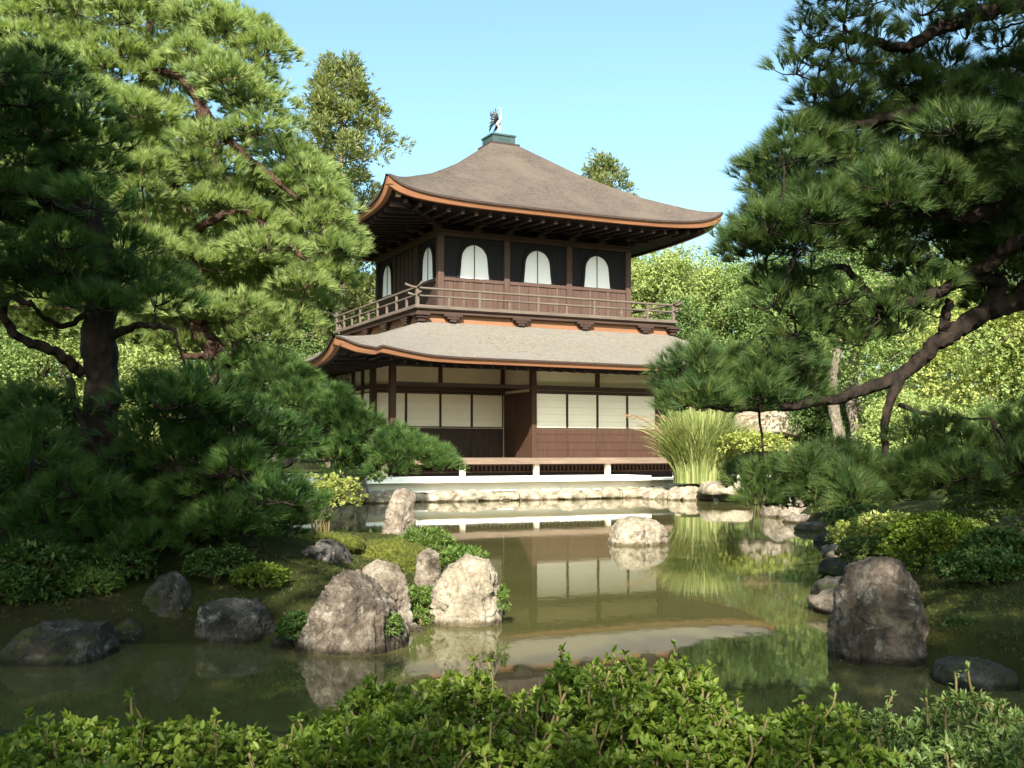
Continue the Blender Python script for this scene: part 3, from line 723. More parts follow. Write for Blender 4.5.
for k in range(1, 10):
    v = RV0 + (RV1-RV0)*k/9; bpost(RU0, v, 5.42 if k % 2 == 0 or k == 9 else 5.225, 0.055)
    if k % 2 == 0: bpost(RU1, v, 5.42)

# ground storey
V1, VRc, UL, URp = -1.5, 0.25, -1.82, 2.08
ZF = 1.0
m = MB(); m.box(-2.6, 6.3, -2.5, V1+0.03, 0.93, ZF)
m.box(-2.6, URp, V1+0.03, VRc, 0.93, ZF); m.box(-2.6, UL, VRc, 5.5, 0.93, ZF); part(m, 'veranda_floor', 'floor_wood')
m = MB(); m.box(-2.62, 6.32, -2.53, -2.47, 0.845, 0.995); part(m, 'veranda_edge', 'floor_wood')
m = MB(); m.box(-2.55, 6.25, -1.9, -1.8, 0.40, 0.93); part(m, 'underfloor_board', 'black_board')
m = MB()
for k in range(72):
    u = -2.4 + k * 0.12; m.box(u, u+0.055, -1.95, -1.905, 0.66, 0.80)
m.box(-2.5, 6.2, -1.97, -1.904, 0.80, 0.84); m.box(-2.5, 6.2, -1.97, -1.904, 0.62, 0.658); part(m, 'underfloor_lattice', 'brown_board')
for u in (-2.4, -0.35, 1.72, 3.86, 6.1):
    m = MB(); m.box(u-0.06, u+0.06, -2.44, -2.32, 0.46, 0.845); part(m, 'veranda_post', 'pale_post')
def hbeam(u0, u1, v, z0, z1, d=0.07, name='tie_beam', mat='dark_wood_x'):
    m = MB(); m.box(u0, u1, v-d, v+0.03, z0, z1); part(m, name, mat)
def vpost(u, v, z0=ZF+0.002, z1=3.46, wd=0.14, mat='brown_board'):
    m = MB(); m.box(u-wd/2, u+wd/2, v-wd/2-0.02, v+wd/2, z0, z1); part(m, 'post', mat)
# core walls
m = MB(); m.box(URp, 6.05, V1, 5.4, 0.9, 3.465); m.box(UL, URp-0.001, VRc, 5.4, 0.9, 3.465); part(m, 'lower_wall', 'plaster')
m = MB(); m.box(-2.2, 6.2, -1.62, -1.40, 3.42, 3.52); part(m, 'eave_beam', 'dark_wood_x')
m = MB(); m.box(-2.2, URp, -1.398, VRc+0.05, 3.48, 3.53); m.box(-2.2, UL-0.0, VRc+0.051, 5.6, 3.48, 3.53); part(m, 'veranda_ceiling', 'dark_wood_x')
def shoji(u0, u1, v, z0, z1, plane='front'):
    pn, sl_, fr = MB(), MB(), MB(); e = 0.028
    def bx(mb, a, b, d0, d1, za, zb):
        if plane == 'front': mb.box(a, b, v-d1, v-d0, za, zb)
        else: mb.box(v-d1, v-d0, a, b, za, zb)
    bx(pn, u0+e, u1-e, 0.008, 0.014, z0+e, z1-e)
    bx(fr, u0, u0+e, 0.004, 0.034, z0, z1); bx(fr, u1-e, u1, 0.004, 0.034, z0, z1)
    bx(fr, u0+e, u1-e, 0.004, 0.032, z0, z0+e); bx(fr, u0+e, u1-e, 0.004, 0.032, z1-e, z1)
    nh = max(2, int((z1-z0)/0.19)); nv = max(2, int((u1-u0)/0.24))
    for k in range(1, nh): bx(sl_, u0+e, u1-e, 0.0145, 0.019, z0+(z1-z0)*k/nh-0.004, z0+(z1-z0)*k/nh+0.004)
    f = part(fr, 'shoji_screen', 'brown_board'); part(pn, 'paper', 'paper', f); part(sl_, 'lattice', 'slat', f)
def dado(u0, u1, v, z0, z1, plane='front', mat='brown_board'):
    m = MB()
    def bx(a, b, d0, d1, za, zb):
        if plane == 'front': m.box(a, b, v-d1, v-d0, za, zb)
        else: m.box(v-d1, v-d0, a, b, za, zb)
    bx(u0, u1, 0.004, 0.02, z0, z1)
    for k in range(1, 4): bx(u0, u1, 0.0205, 0.03, z0+(z1-z0)*k/3.6-0.008, z0+(z1-z0)*k/3.6+0.008)
    bx(u0, u0+0.03, 0.0205, 0.036, z0, z1); bx(u1-0.03, u1, 0.0205, 0.036, z0, z1)
    part(m, 'wainscot_panel', mat)
# right front bay
us = [2.15, 3.11, 4.06, 5.02, 5.97]
for a, b in zip(us[:-1], us[1:]):
    shoji(a+0.004, b-0.004, V1, 1.78, 2.74); dado(a+0.004, b-0.004, V1, ZF, 1.76)
hbeam(2.15, 5.97, V1, 2.745, 2.80, 0.05); hbeam(2.15, 5.97, V1, 2.82, 2.93, 0.09)
for u in (URp, 6.04): vpost(u, V1)
m = MB(); m.box(4.0, 4.12, V1-0.06, V1+0.02, 2.932, 3.42); part(m, 'post', 'brown_board')
# recess
us = [-1.74, -0.88, 0.12, 1.06, 2.02]
for a, b in zip(us[:-1], us[1:]):
    shoji(a+0.004, b-0.004, VRc, 1.82, 2.76); dado(a+0.004, b-0.004, VRc, ZF, 1.80, mat='dark_wood')
hbeam(-1.74, 2.06, VRc, 2.765, 2.82, 0.05); hbeam(-1.74, 2.06, VRc, 2.84, 2.96, 0.09)
vpost(UL, VRc); vpost(-1.9, V1, wd=0.15)
for u in (0.12, 2.0): 
    m = MB(); m.box(u-0.05, u+0.05, VRc-0.06, VRc+0.02, 2.962, 3.46); part(m, 'post', 'brown_board')
hbeam(-1.82, 2.0, V1+0.02, 2.84, 2.93, 0.05, 'veranda_tie')
# door panels on the side of the projecting bay (face left)
for a, b in ((V1+0.08, -0.64), (-0.62, VRc-0.07)):
    m = MB(); m.box(URp-0.035, URp-0.004, a, b, ZF+0.004, 2.76); m.box(URp-0.05, URp-0.0355, a, a+0.05, ZF+0.004, 2.76); m.box(URp-0.05, URp-0.0355, b-0.05, b, ZF+0.004, 2.76)
    part(m, 'board_door', 'brown_board')
m = MB(); m.box(URp-0.07, URp-0.003, V1+0.08, VRc-0.07, 2.84, 2.94); part(m, 'tie_beam', 'dark_wood_x')
# left side wall
vs_ = [VRc+0.07, 1.0, 1.82, 2.7, 3.6, 4.5, 5.35]
for a, b in zip(vs_[:-1], vs_[1:]):
    shoji(a+0.02, b-0.02, UL, 1.82, 2.76, 'left'); dado(a+0.02, b-0.02, UL, ZF, 1.80, 'left', 'dark_wood')
for v in (1.0, 1.82, 3.6, 5.4):
    m = MB(); m.box(UL-0.07, UL+0.03, v-0.055, v+0.055, ZF, 3.46); part(m, 'post', 'brown_board')
m = MB(); m.box(UL-0.06, UL+0.02, VRc+0.07, 5.4, 2.84, 2.96); part(m, 'tie_beam', 'dark_wood_x')

# white platform in front of the veranda
pf = MB(); pf.box(-5.4, 4.45, -3.60, -2.35, 0.15, 0.545); pf.box(4.452, 6.6, -3.55, -2.6, 0.2, 0.47)
o = pf.build('stone_platform', M['white_stone']); o.location = tuple(PA); o.rotation_euler = (0, 0, YAW)
tag(o, 'white stone platform between the pavilion veranda and the edging stones', 'platform')

# phoenix on the ridge box
ph = empty('phoenix_statue', loc(UC, VC, 10.85), YAW - R_(70), 'bronze phoenix statue standing on the ridge box of the pavilion roof', 'statue')
b = MB()
b.tube([(-0.16,0,0.36),(-0.08,0,0.37),(0.0,0,0.40),(0.07,0,0.45),(0.11,0,0.53),(0.10,0,0.62),(0.075,0,0.69),(0.10,0,0.735),(0.16,0,0.72)],
       [0.03,0.075,0.085,0.07,0.042,0.028,0.024,0.03,0.006], 12)
b.tube([(0.06,0,0.75),(0.03,0,0.80),(-0.01,0,0.82)], [0.012,0.01,0.003], 6)
b.build('body', M['bronze_pale'], ph, True)
for s in (-1, 1):
    wg = MB()
    for k in range(8):      # half raised wing, feathers fanning from up-and-out to down
        a = R_(72 - k*21); L = 0.34 - 0.012*k
        p0 = np.array([0.03 - 0.025*k, s*0.07, 0.46 - 0.008*k]); p1 = p0 + np.array([-0.10 - 0.02*k, s*math.cos(a)*L*0.85, math.sin(a)*L*0.95])
        wg.tube([p0, p0*0.5 + p1*0.5 + np.array([0.02, s*0.05, 0.03]), p1], [0.032, 0.032, 0.008], 6)
    wg.build('wing', M['bronze'], ph, True)
    lg = MB(); lg.tube([(0.0, s*0.05, 0.36), (0.03, s*0.055, 0.22), (0.0, s*0.055, 0.02)], [0.028, 0.014, 0.012], 6)
    for a in (-35, 0, 35): lg.tube([(0.0, s*0.055, 0.015), (0.075*math.cos(R_(a)), s*0.055 + 0.075*math.sin(R_(a)), 0.008)], [0.011, 0.006], 5)
    lg.build('leg', M['bronze_pale'], ph, True)
tl = MB()
for k in range(6):
    sy = (k - 2.5) * 0.035
    tl.tube([(-0.14, sy*0.4, 0.38), (-0.26, sy, 0.50 + 0.02*(k % 2)), (-0.30 - 0.01*k, sy*1.7, 0.64), (-0.25, sy*2.2, 0.74 - 0.02*(k % 3))], [0.022, 0.026, 0.022, 0.005], 6)
tl.build('tail', M['bronze'], ph, True)
ph.scale = (0.9, 0.62, 1.18)

# ------------------------------------------------------------------ foliage generators
def needles(P, D, n, length, width, spread, r, thin=0.25):
    """n needles per shoot: thin triangles fanning from each shoot tip"""
    m = len(P); Pn = np.repeat(P, n, 0); Dn = np.repeat(D, n, 0)
    d = norm(Dn + spread * norm(r.normal(size=(m*n, 3))) * (0.35 + 0.65*r.random((m*n, 1))))
    L = length * (0.65 + 0.5*r.random((m*n, 1)))
    base = Pn - Dn * (length * 0.35) * r.random((m*n, 1))
    side = norm(np.cross(d, norm(r.normal(size=(m*n, 3))))) * width / 2
    droop = np.array([0, 0, -0.10]) * L
    V = np.stack([base - side*(1-thin), base + side*(1-thin), base + d*L + droop + side*0.25], 1).reshape(-1, 3)
    Fc = np.arange(m*n*3).reshape(-1, 3)
    rn = np.clip(np.repeat(r.random(m), n)*0.75 + 0.25*r.random(m*n), 0, 1)
    return V, Fc, rn

def leaves(P, D, n, length, width, spread, r, offs=0.03, fold=0.25, broad=False, orient=0.0):
    """n pointed leaves per spray: folded six-corner blades as two quads each"""
    m = len(P); k = m*n
    d = norm(np.repeat(D, n, 0) + spread * norm(r.normal(size=(k, 3))))
    c = np.repeat(P, n, 0) + norm(r.normal(size=(k, 3))) * offs * r.random((k, 1))
    L = length * (0.6 + 0.6*r.random((k, 1))); Wd = width * (0.7 + 0.5*r.random((k, 1)))
    Dk = np.repeat(D, n, 0)
    up = norm(np.array([0, 0, 1.0 - 0.6*orient]) + orient*Dk + (0.5 - 0.15*orient)*r.normal(size=(k, 3)))
    if orient: d = norm(d - 0.8*orient*up*np.sum(d*up, 1, keepdims=True))
    s = norm(np.cross(d, up)); nn = norm(np.cross(s, d))
    a = c; b = c + d*L - nn*L*0.12; mid = c + d*L*0.5 - nn*L*fold*0.15
    m1 = c + d*L*0.34 - nn*L*fold*0.05; m2 = c + d*L*0.70 - nn*L*fold*0.14
    h = nn*Wd*fold
    l1 = m1 + s*Wd*0.42 + h; r1 = m1 - s*Wd*0.42 + h; l2 = m2 + s*Wd*0.40 + h*0.8; r2 = m2 - s*Wd*0.40 + h*0.8
    rn = np.clip(np.repeat(r.random(m), n)*0.55 + 0.45*r.random(k), 0, 1)
    if not broad:
        V = np.stack([a, mid - s*Wd/2 + h, b, mid + s*Wd/2 + h], 1).reshape(-1, 3); i = np.arange(k)*4
        return V, np.concatenate([np.stack([i, i+1, i+2], 1), np.stack([i, i+2, i+3], 1)]), np.concatenate([rn, rn])
    V = np.stack([a, r1, r2, b, l2, l1], 1).reshape(-1, 3); i = np.arange(k)*6
    Fc = np.concatenate([np.stack([i, i+1, i+2], 1), np.stack([i, i+2, i+3], 1), np.stack([i, i+3, i+4], 1), np.stack([i, i+4, i+5], 1)])
    return V, Fc, np.concatenate([rn]*4)

class Fol:
    def __init__(s): s.V = []; s.F = []; s.R = []; s.n = 0
    def add(s, t):
        V, Fc, rn = t; s.V.append(V); s.F.append(Fc + s.n); s.R.append(rn); s.n += len(V)
    def build(s, name, mat, parent, org):
        V = np.concatenate(s.V) - np.array(org)
        return link(name, np_mesh(name, V, np.concatenate(s.F), np.concatenate(s.R)), mat, parent)

def pad_points(c, rx, rz, n, r):
    """shoots of one pine pad: a flattened dome, shoots pointing up and outward"""
    a = r.random(n)*2*math.pi; q = np.sqrt(r.random(n)); wob = 1 + 0.18*np.sin(3*a + r.random()*6) + 0.1*np.sin(7*a + r.random()*6)
    x = rx*q*wob*np.cos(a); y = rx*q*wob*np.sin(a)
    z = rz*(1 - q**2.2)*(0.25 + 0.75*r.random(n)**0.6) - rz*0.35*q**2
    D = norm(np.c_[np.cos(a)*q*1.1, np.sin(a)*q*1.1, 0.75 + 0*a] + 0.3*r.normal(size=(n, 3)))
    return np.c_[x, y, z] + c, D

def in_poly(p, poly):
    return poly_sd(np.array([p], float), np.array(poly, float))[0] < 0

def sample_pads(poly, n, dmin, r, holes=(), tries=6000):
    poly = np.array(poly, float); lo, hi = poly.min(0), poly.max(0)
    C = lo + (hi-lo)*r.random((tries, 2)); sd = poly_sd(C, poly); out = []
    for p, s_ in zip(C, sd):
        if s_ > 0: continue
        if any((p[0]-h[0])**2/h[2]**2 + (p[1]-h[1])**2/h[3]**2 < 1 for h in holes): continue
        if all((p[0]-q[0])**2 + (p[1]-q[1])**2 > dmin**2 for q in out):
            out.append(p)
            if len(out) >= n: break
    return out

def limb_tube(m, pts, r0, r1, wob=0.0, n=9, r=None, seg=7):
    P = spline(pts, seg); k = len(P)
    if wob and r is not None: 
        P[1:-1] += r.normal(size=(k-2, 3))*wob*0.45
    rad = r0 + (r1-r0)*np.linspace(0, 1, k)**0.8
    if r is not None: rad = rad*(1 + 0.03*r.normal(size=k) + 0.09*np.sin(np.arange(k)*0.9 + r.random()*6)*r.random())
    m.tube(P, np.maximum(rad, 0.004), n); return P

class Pine:
    def __init__(s, base, label, mats, seed, cat='tree', group=None, name='pine_tree'):
        s.org = np.array(base); s.root = empty(name, base, 0, label, cat, group)
        s.r = np.random.default_rng(seed); s.bark, s.leaf = mats; s.nodes = []; s.fol = Fol(); s.tw = MB()
    def limb(s, pts, r0, r1, name='limb', wob=0.012):
        m = MB(); P = limb_tube(m, [np.array(p) - s.org for p in pts], r0, r1, wob, 10, s.r)
        m.build(name, s.bark, s.root, True); s.nodes += [p + s.org for p in P]
    def pad(s, c, rx, rz, shoots, n, L, wd, spread=0.75, twig=True, tr=0.014):
        P, D = pad_points(c, rx, rz, shoots, s.r)
        s.fol.add(needles(P, D, n, L, wd, spread, s.r))
        if twig and s.nodes:
            N = np.array(s.nodes); d = np.linalg.norm(N - c - np.array([0, 0, 0.1]), axis=1); k = int(np.argmin(d))
            a = N[k]; e = c - np.array([0, 0, rz*0.35]); 
            mid = (a*0.45 + e*0.55) + np.array([0, 0, -0.12*min(1.5, d[k])]) + s.r.normal(size=3)*0.06*min(1.5, d[k])
            Pt = limb_tube(s.tw, [a - s.org, mid - s.org, e - s.org], tr*(0.8+0.6*min(2, d[k])), 0.006, 0.008, 5, s.r, 5)
            s.nodes += [e, mid]
            for j in s.r.choice(len(P), min(5, len(P)), False):
                limb_tube(s.tw, [e - s.org, (e*0.5 + P[j]*0.5) - s.org + np.array([0,0,-0.03]), P[j] - s.org], 0.007, 0.003, 0.0, 4, None, 3)
    def finish(s):
        s.fol.build('crown', s.leaf, s.root, s.org)
        if s.tw.n: s.tw.build('twigs', s.bark, s.root, True)

# ------------------------------------------------------------------ big sunlit pine on the left
r = np.random.default_rng(21)
YB = 16.5
b0 = at(215, 470, YB); b0[2] = gz(b0[0], b0[1]) - 0.05
YL = YB - 0.75
T2 = Pine(b0, 'large sunlit pine with bright layered pads and twisting reddish limbs', (M['bark_red'], M['needle_bright']), 22)
T2.limb([b0, at(222,420,YL), at(218,365,YL), at(200,330,YL+0.3), at(165,285,YL+0.2), at(122,240,YL), at(112,205,YL), at(128,160,YL+0.3), at(150,110,YL+0.4), at(142,75,YL+0.4), at(150,20,YL+0.4), at(140,-60,YL+0.4)], 0.20, 0.05, 'trunk', 0.02)
T2.limb([at(200,330,YL+0.3), at(178,245,YL-0.2), at(182,212,YL-0.3), at(172,190,YL-0.2), at(196,140,YL-0.3), at(200,108,YL-0.4), at(182,80,YL-0.4), at(150,68,YL)], 0.13, 0.05, wob=0.03)
T2.limb([at(200,108,YL-0.4), at(215,125,YL-0.7), at(235,145,YL-0.9), at(262,170,YL-0.8), at(300,200,YL-0.6)], 0.085, 0.03, wob=0.025)
T2.limb([at(196,100,YL-0.4), at(210,85,YL-0.5), at(228,72,YL-0.6), at(250,82,YL-0.7)], 0.045, 0.015)
T2.limb([at(178,245,YL-0.2), at(210,222,YL-0.6), at(245,212,YL-0.7), at(275,235,YL-0.6), at(310,262,YL-0.5)], 0.08, 0.03, wob=0.025)
T2.limb([at(218,365,YL), at(205,357,YL-0.4), at(180,356,YL-0.5)], 0.075, 0.04); T2.limb([at(218,365,YL), at(236,352,YL-0.3), at(228,330,YL-0.3), at(221,318,YL-0.3)], 0.08, 0.03)
T2.limb([at(122,240,YL), at(80,190,YL+0.2), at(40,150,YL), at(0,120,YL)], 0.08, 0.03)
polyT2 = [(-70,-60),(60,-50),(172,-12),(205,10),(245,22),(266,48),(255,75),(272,110),(290,150),(315,185),(335,222),(338,262),(312,295),(290,325),(240,352),(160,345),(60,335),(-70,300)]
holes = [(178,206,26,32),(205,108,42,30),(243,150,32,22),(118,205,22,36),(150,80,22,20),(226,342,26,24),(218,226,40,18),(122,240,20,20)]
for i, p in enumerate(sample_pads(polyT2, 190, 19, r, holes)):
    e = ((p[0]-150)/240)**2 + ((p[1]-160)/230)**2
    Y = YB - 1.5*(1 - min(1, e)) + r.normal()*0.45
    T2.pad(at(p[0], p[1], Y), 0.40 + 0.18*r.random(), 0.26, 125, 28, 0.16, 0.013, 0.65)
for i, p in enumerate(sample_pads(polyT2, 100, 27, r, [(178,206,10,12)])):
    T2.pad(at(p[0], p[1], YB + 0.9 + 1.0*r.random()), 0.52, 0.35, 110, 22, 0.17, 0.018, twig=False)
for p in [(270,55),(262,40),(235,28),(350,245),(340,280),(340,205),(312,165),(290,125)]:      # outer tufts against the sky
    T2.pad(at(p[0], p[1], YB - 0.3 + r.normal()*0.2), 0.30, 0.2, 60, 22, 0.15, 0.012)
T2.finish()
b0 = at(236, 505, 14.6); b0[2] = gz(b0[0], b0[1]) - 0.05
T5 = Pine(b0, 'small mid green pine whose long low bough reaches right towards the pavilion steps', (M['bark_dark'], M['needle_mid']), 23)
T5.limb([b0, at(240,470,14.8), at(232,430,15.0), at(250,390,15.2), at(268,362,15.4)], 0.10, 0.03, 'trunk', 0.012)
T5.limb([at(233,440,15.0), at(262,422,14.8), at(310,428,14.5), at(360,446,14.2), at(410,464,14.0), at(436,470,14.0)], 0.06, 0.018, wob=0.015)
for px, py, Y, rx in [(330,420,YB-2.3,0.45),(365,432,YB-2.4,0.42),(395,445,YB-2.6,0.42),(425,458,YB-2.6,0.36),(440,462,YB-2.6,0.26),(300,400,YB-2,0.5),(270,385,YB-1.6,0.5),(345,450,YB-2.5,0.35),(390,465,YB-2.7,0.30),(300,382,YB-1.6,0.36),(280,366,YB-1.2,0.42),(335,402,YB-2.2,0.34),(350,420,YB-2.3,0.4),(408,452,YB-2.6,0.42),(250,360,YB-1,0.4)]:
    T5.pad(at(px, py, Y), rx, 0.26, int(620*rx*rx + 60), 28, 0.14, 0.011)
for px, py, Y, rx in [(332,454,14.3,0.34),(312,448,14.4,0.36),(352,462,14.2,0.28)]: T5.pad(at(px, py, Y), rx, 0.22, 110, 28, 0.14, 0.011)
T5.finish()

# ------------------------------------------------------------------ shaded pine close on the left
r = np.random.default_rng(31)
YN = 8.2
b0 = at(98, 520, YN); b0[2] = gz(b0[0], b0[1]) - 0.05
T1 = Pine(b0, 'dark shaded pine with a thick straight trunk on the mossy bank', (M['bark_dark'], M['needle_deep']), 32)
T1.limb([b0, at(96,470,YN), at(99,425,YN), at(103,380,YN), at(98,330,YN), at(106,280,YN+0.1), at(90,225,YN+0.2), at(62,165,YN+0.2), at(20,105,YN+0.2), at(-40,40,YN+0.2), at(-70,-120,YN), at(-40,-300,YN-0.3)], 0.15, 0.08, 'trunk', 0.012)
T1.limb([at(82,374,YN), at(55,352,YN-0.2), at(22,340,YN-0.3), at(5,318,YN-0.4), at(6,296,YN-0.5), at(30,305,YN-0.6)], 0.045, 0.02)
T1.limb([at(100,300,YN), at(70,325,YN-0.1), at(45,318,YN-0.3), at(30,300,YN-0.4)], 0.03, 0.012)
T1.limb([at(100,430,YN), at(150,462,YN-0.3), at(200,474,YN-0.5), at(255,472,YN-0.5), at(290,462,YN-0.3)], 0.05, 0.03)
T1.limb([at(102,340,YN), at(140,325,YN-0.2), at(175,330,YN-0.2)], 0.04, 0.015); T1.limb([at(70,380,YN), at(80,420,YN-0.2), at(110,470,YN-0.3)], 0.03, 0.02)
T1.limb([at(92,220,YN+0.2), at(50,200,YN-0.3), at(10,190,YN-0.6)], 0.06, 0.02)
for poly, n, dm, Y, dY in [([(-50,62),(40,58),(82,95),(112,150),(95,205),(-50,215)], 26, 26, YN-0.3, 0.35),
                          ([(-50,190),(60,195),(120,235),(165,285),(165,300),(110,305),(60,292),(-50,296)], 28, 26, YN-0.3, 0.35),
                          ([(140,392),(170,384),(215,385),(265,410),(285,445),(255,465),(180,470),(135,455)], 24, 21, YN-0.4, 0.3),
                          ([(-50,395),(40,400),(66,425),(75,480),(150,510),(150,545),(-50,570)], 48, 21, YN-0.2, 0.5),
                          ([(110,465),(190,480),(265,480),(310,505),(260,535),(120,540)], 38, 17, YN-0.1, 0.35)]:
    for p in sample_pads(poly, n, dm, r):
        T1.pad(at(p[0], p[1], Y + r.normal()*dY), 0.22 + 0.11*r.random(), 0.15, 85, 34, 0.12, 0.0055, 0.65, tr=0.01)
for gx_ in np.arange(-8.2, -2.9, 0.72):      # unseen high crown, added above the frame to darken the left water
    for gy_ in np.arange(4.6, 8.2, 0.72):
        T1.pad(np.array([gx_ + 0.2*r.normal(), gy_ + 0.2*r.normal(), 6.3 + 0.8*r.random()]), 0.5 + 0.2*r.random(), 0.3, 60, 14, 0.20, 0.034, 0.9, twig=False)
T1.finish()

# ------------------------------------------------------------------ leaning pine on the right
r = np.random.default_rng(41)
YR = 9.2
b0 = np.array([6.3, 9.6, 0.0]); b0[2] = gz(b0[0], b0[1]) - 0.05
T4 = Pine(b0, 'leaning pine with a sinuous dark limb reaching over the water', (M['bark_dark'], M['needle_blue']), 42)
T4.limb([b0, np.array([6.2, 9.6, 1.2]), np.array([5.9, 9.5, 2.6]), np.array([5.5, 9.3, 4.2]), np.array([5.6, 9.0, 6.0]), np.array([5.2, 8.5, 8.0])], 0.24, 0.09, 'trunk', 0.02)
T4.limb([np.array([6.05, 9.55, 2.0]), at(1060,290,YR), at(1015,302,YR), at(985,312,YR), at(960,328,YR), at(935,345,YR), at(905,372,YR), at(870,388,YR-0.1), at(820,402,YR-0.2), at(760,408,YR-0.3), at(705,405,YR-0.4), at(670,392,YR-0.4)], 0.125, 0.018, wob=0.012)
T4.limb([at(905,372,YR), at(893,395,YR-0.1), at(884,425,YR-0.15), at(886,448,YR-0.2), at(880,470,YR-0.2)], 0.05, 0.02)
T4.limb([at(985,312,YR), at(1000,285,YR), at(985,278,YR-0.1), at(955,283,YR-0.2), at(925,298,YR-0.3), at(885,305,YR-0.3), at(865,290,YR-0.3), at(845,268,YR-0.3), at(810,272,YR-0.3), at(765,285,YR-0.3)], 0.075, 0.018, wob=0.014)
T4.limb([at(955,283,YR-0.2), at(990,265,YR-0.4), at(1010,245,YR-0.6), at(1040,235,YR-0.6)], 0.05, 0.06)
T4.limb([at(868,290,YR-0.3), at(845,300,YR-0.4), at(820,305,YR-0.4), at(790,318,YR-0.4)], 0.03, 0.012)
T4.limb([at(945,335,YR), at(945,315,YR-0.05), at(950,300,YR-0.1)], 0.05, 0.035)
T4.limb([at(900,405,YR), at(920,412,YR-0.2), at(950,418,YR-0.3), at(990,418,YR-0.4)], 0.022, 0.008, wob=0.01)
T4.limb([at(912,410,YR-0.1), at(925,430,YR-0.3), at(930,452,YR-0.3)], 0.018, 0.01)
T4.limb([np.array([5.55, 9.2, 4.6]), at(1030,5,YR-0.8), at(985,12,YR-0.9), at(940,28,YR-1.0), at(905,48,YR-1.0), at(860,38,YR-1.0), at(815,45,YR-1.0)], 0.10, 0.02, wob=0.02)
T4.limb([at(985,12,YR-0.9), at(960,0,YR-0.9), at(955,-25,YR-0.9)], 0.05, 0.03)
T4.limb([np.array([5.55, 9.3, 3.9]), at(1030,185,YR-0.4), at(980,215,YR-0.5), at(930,212,YR-0.6), at(870,190,YR-0.6), at(800,205,YR-0.6), at(740,240,YR-0.6)], 0.09, 0.02, wob=0.02)
T4.limb([np.array([5.6, 9.2, 4.2]), at(1020,120,YR-0.8), at(950,110,YR-0.9), at(880,120,YR-0.9), at(800,140,YR-0.9), at(760,155,YR-0.9)], 0.08, 0.02, wob=0.02)
def padsR(poly, n, dm, Y, dY, rx=0.20, shoots=46, twig=True, holes=()):
    for p in sample_pads(poly, n, dm, r, holes):
        T4.pad(at(p[0], p[1], Y + r.normal()*dY), rx*(0.9 + 0.7*r.random()), 0.16, int(shoots*1.7), 34, 0.135, 0.0058, 0.65, tr=0.01, twig=twig)
padsR([(795,-20),(1060,-30),(1060,40),(900,40),(850,60),(810,75),(785,68),(795,30)], 24, 25, YR-1.0, 0.3, 0.18, 22)
padsR([(805,85),(900,62),(1060,60),(1060,190),(1000,200),(900,200),(800,215),(760,235),(735,240),(748,220),(765,190),(758,165),(778,140),(805,125)], 62, 21, YR-0.7, 0.35)
padsR([(830,80),(1060,60),(1060,200),(900,200),(780,210),(760,170),(800,130)], 26, 30, YR+0.4, 0.3, 0.26, 40, False)
padsR([(732,252),(760,220),(800,195),(900,190),(960,200),(880,220),(800,245),(752,260)], 26, 20, YR-0.6, 0.3)
padsR([(1000,200),(1060,190),(1060,260),(1020,255)], 6, 22, YR-0.6, 0.3)
padsR([(664,385),(680,364),(705,352),(745,365),(800,350),(820,372),(790,398),(720,405),(688,404)], 24, 17, YR-0.3, 0.25, 0.17)
padsR([(760,272),(800,262),(850,300),(930,300),(900,335),(860,340),(800,330),(770,300)], 16, 20, YR-0.2, 0.25, 0.15, 26)
padsR([(738,478),(768,464),(830,455),(900,462),(1000,455),(1060,440),(1060,490),(960,488),(880,495),(790,500),(750,496)], 34, 19, YR-0.2, 0.25, 0.17)
padsR([(860,215),(1040,200),(1040,300),(985,300),(930,285),(880,262)], 20, 20, YR+0.1, 0.3, 0.20, 40)
padsR([(960,225),(1060,215),(1060,265),(1000,262),(930,262)], 8, 22, YR-0.2, 0.25, 0.16, 30)
padsR([(900,420),(960,430),(1060,410),(1060,450),(950,455),(905,450)], 10, 24, YR-0.1, 0.25, 0.15, 30)
# unseen crown added above the frame to shade the right bank, with sun gaps
for gx_ in np.arange(1.0, 7.4, 0.64):
    for gy_ in np.arange(-1.6, 7.2, 0.6):
        x, y = gx_ + 0.25*r.normal(), gy_ + 0.25*r.normal(); z = 6.3 + 1.5*r.random()
        if r.random() < 0.12 or x < 1.7 or math.hypot(x - 2.9, y - 1.4) < 1.25 or math.hypot(x - 2.7, y - 3.6) < 0.7 or math.hypot(x - 4.6, y - 2.6) < 0.5: continue
        T4.pad(np.array([x, y, z]), 0.5 + 0.2*r.random(), 0.3, 60, 14, 0.20, 0.034, 0.9, twig=False)
T4.finish()

# ------------------------------------------------------------------ two unseen pines, added out of view to shade the near banks
def shade_pine(bx, by, label, seed, xs, ys, keep, gap):
    r = np.random.default_rng(seed); b = np.array([bx, by, gz(bx, by) - 0.05]); T = Pine(b, label, (M['bark_dark'], M['needle_deep']), seed)
    T.limb([b, b + np.array([0.1, 0.1, 2.5]), b + np.array([-0.1, 0.2, 5.0]), b + np.array([0.1, 0, 7.4])], 0.22, 0.08, 'trunk', 0.02)
    for gx_ in np.concatenate([np.arange(*xs, gap), np.arange(xs[0] + gap/2, xs[1], gap*1.3)]):
        for gy_ in np.arange(*ys, gap):
            x, y = gx_ + 0.18*r.normal(), gy_ + 0.18*r.normal(); z = 6.2 + 0.7*r.random()
            if keep(x, y): T.pad(np.array([x, y, z]), 0.5 + 0.2*r.random(), 0.3, 60, 14, 0.20, 0.034, 0.9, twig=False)  # keep shapes the added crown so chosen spots stay sunlit
    T.finish()
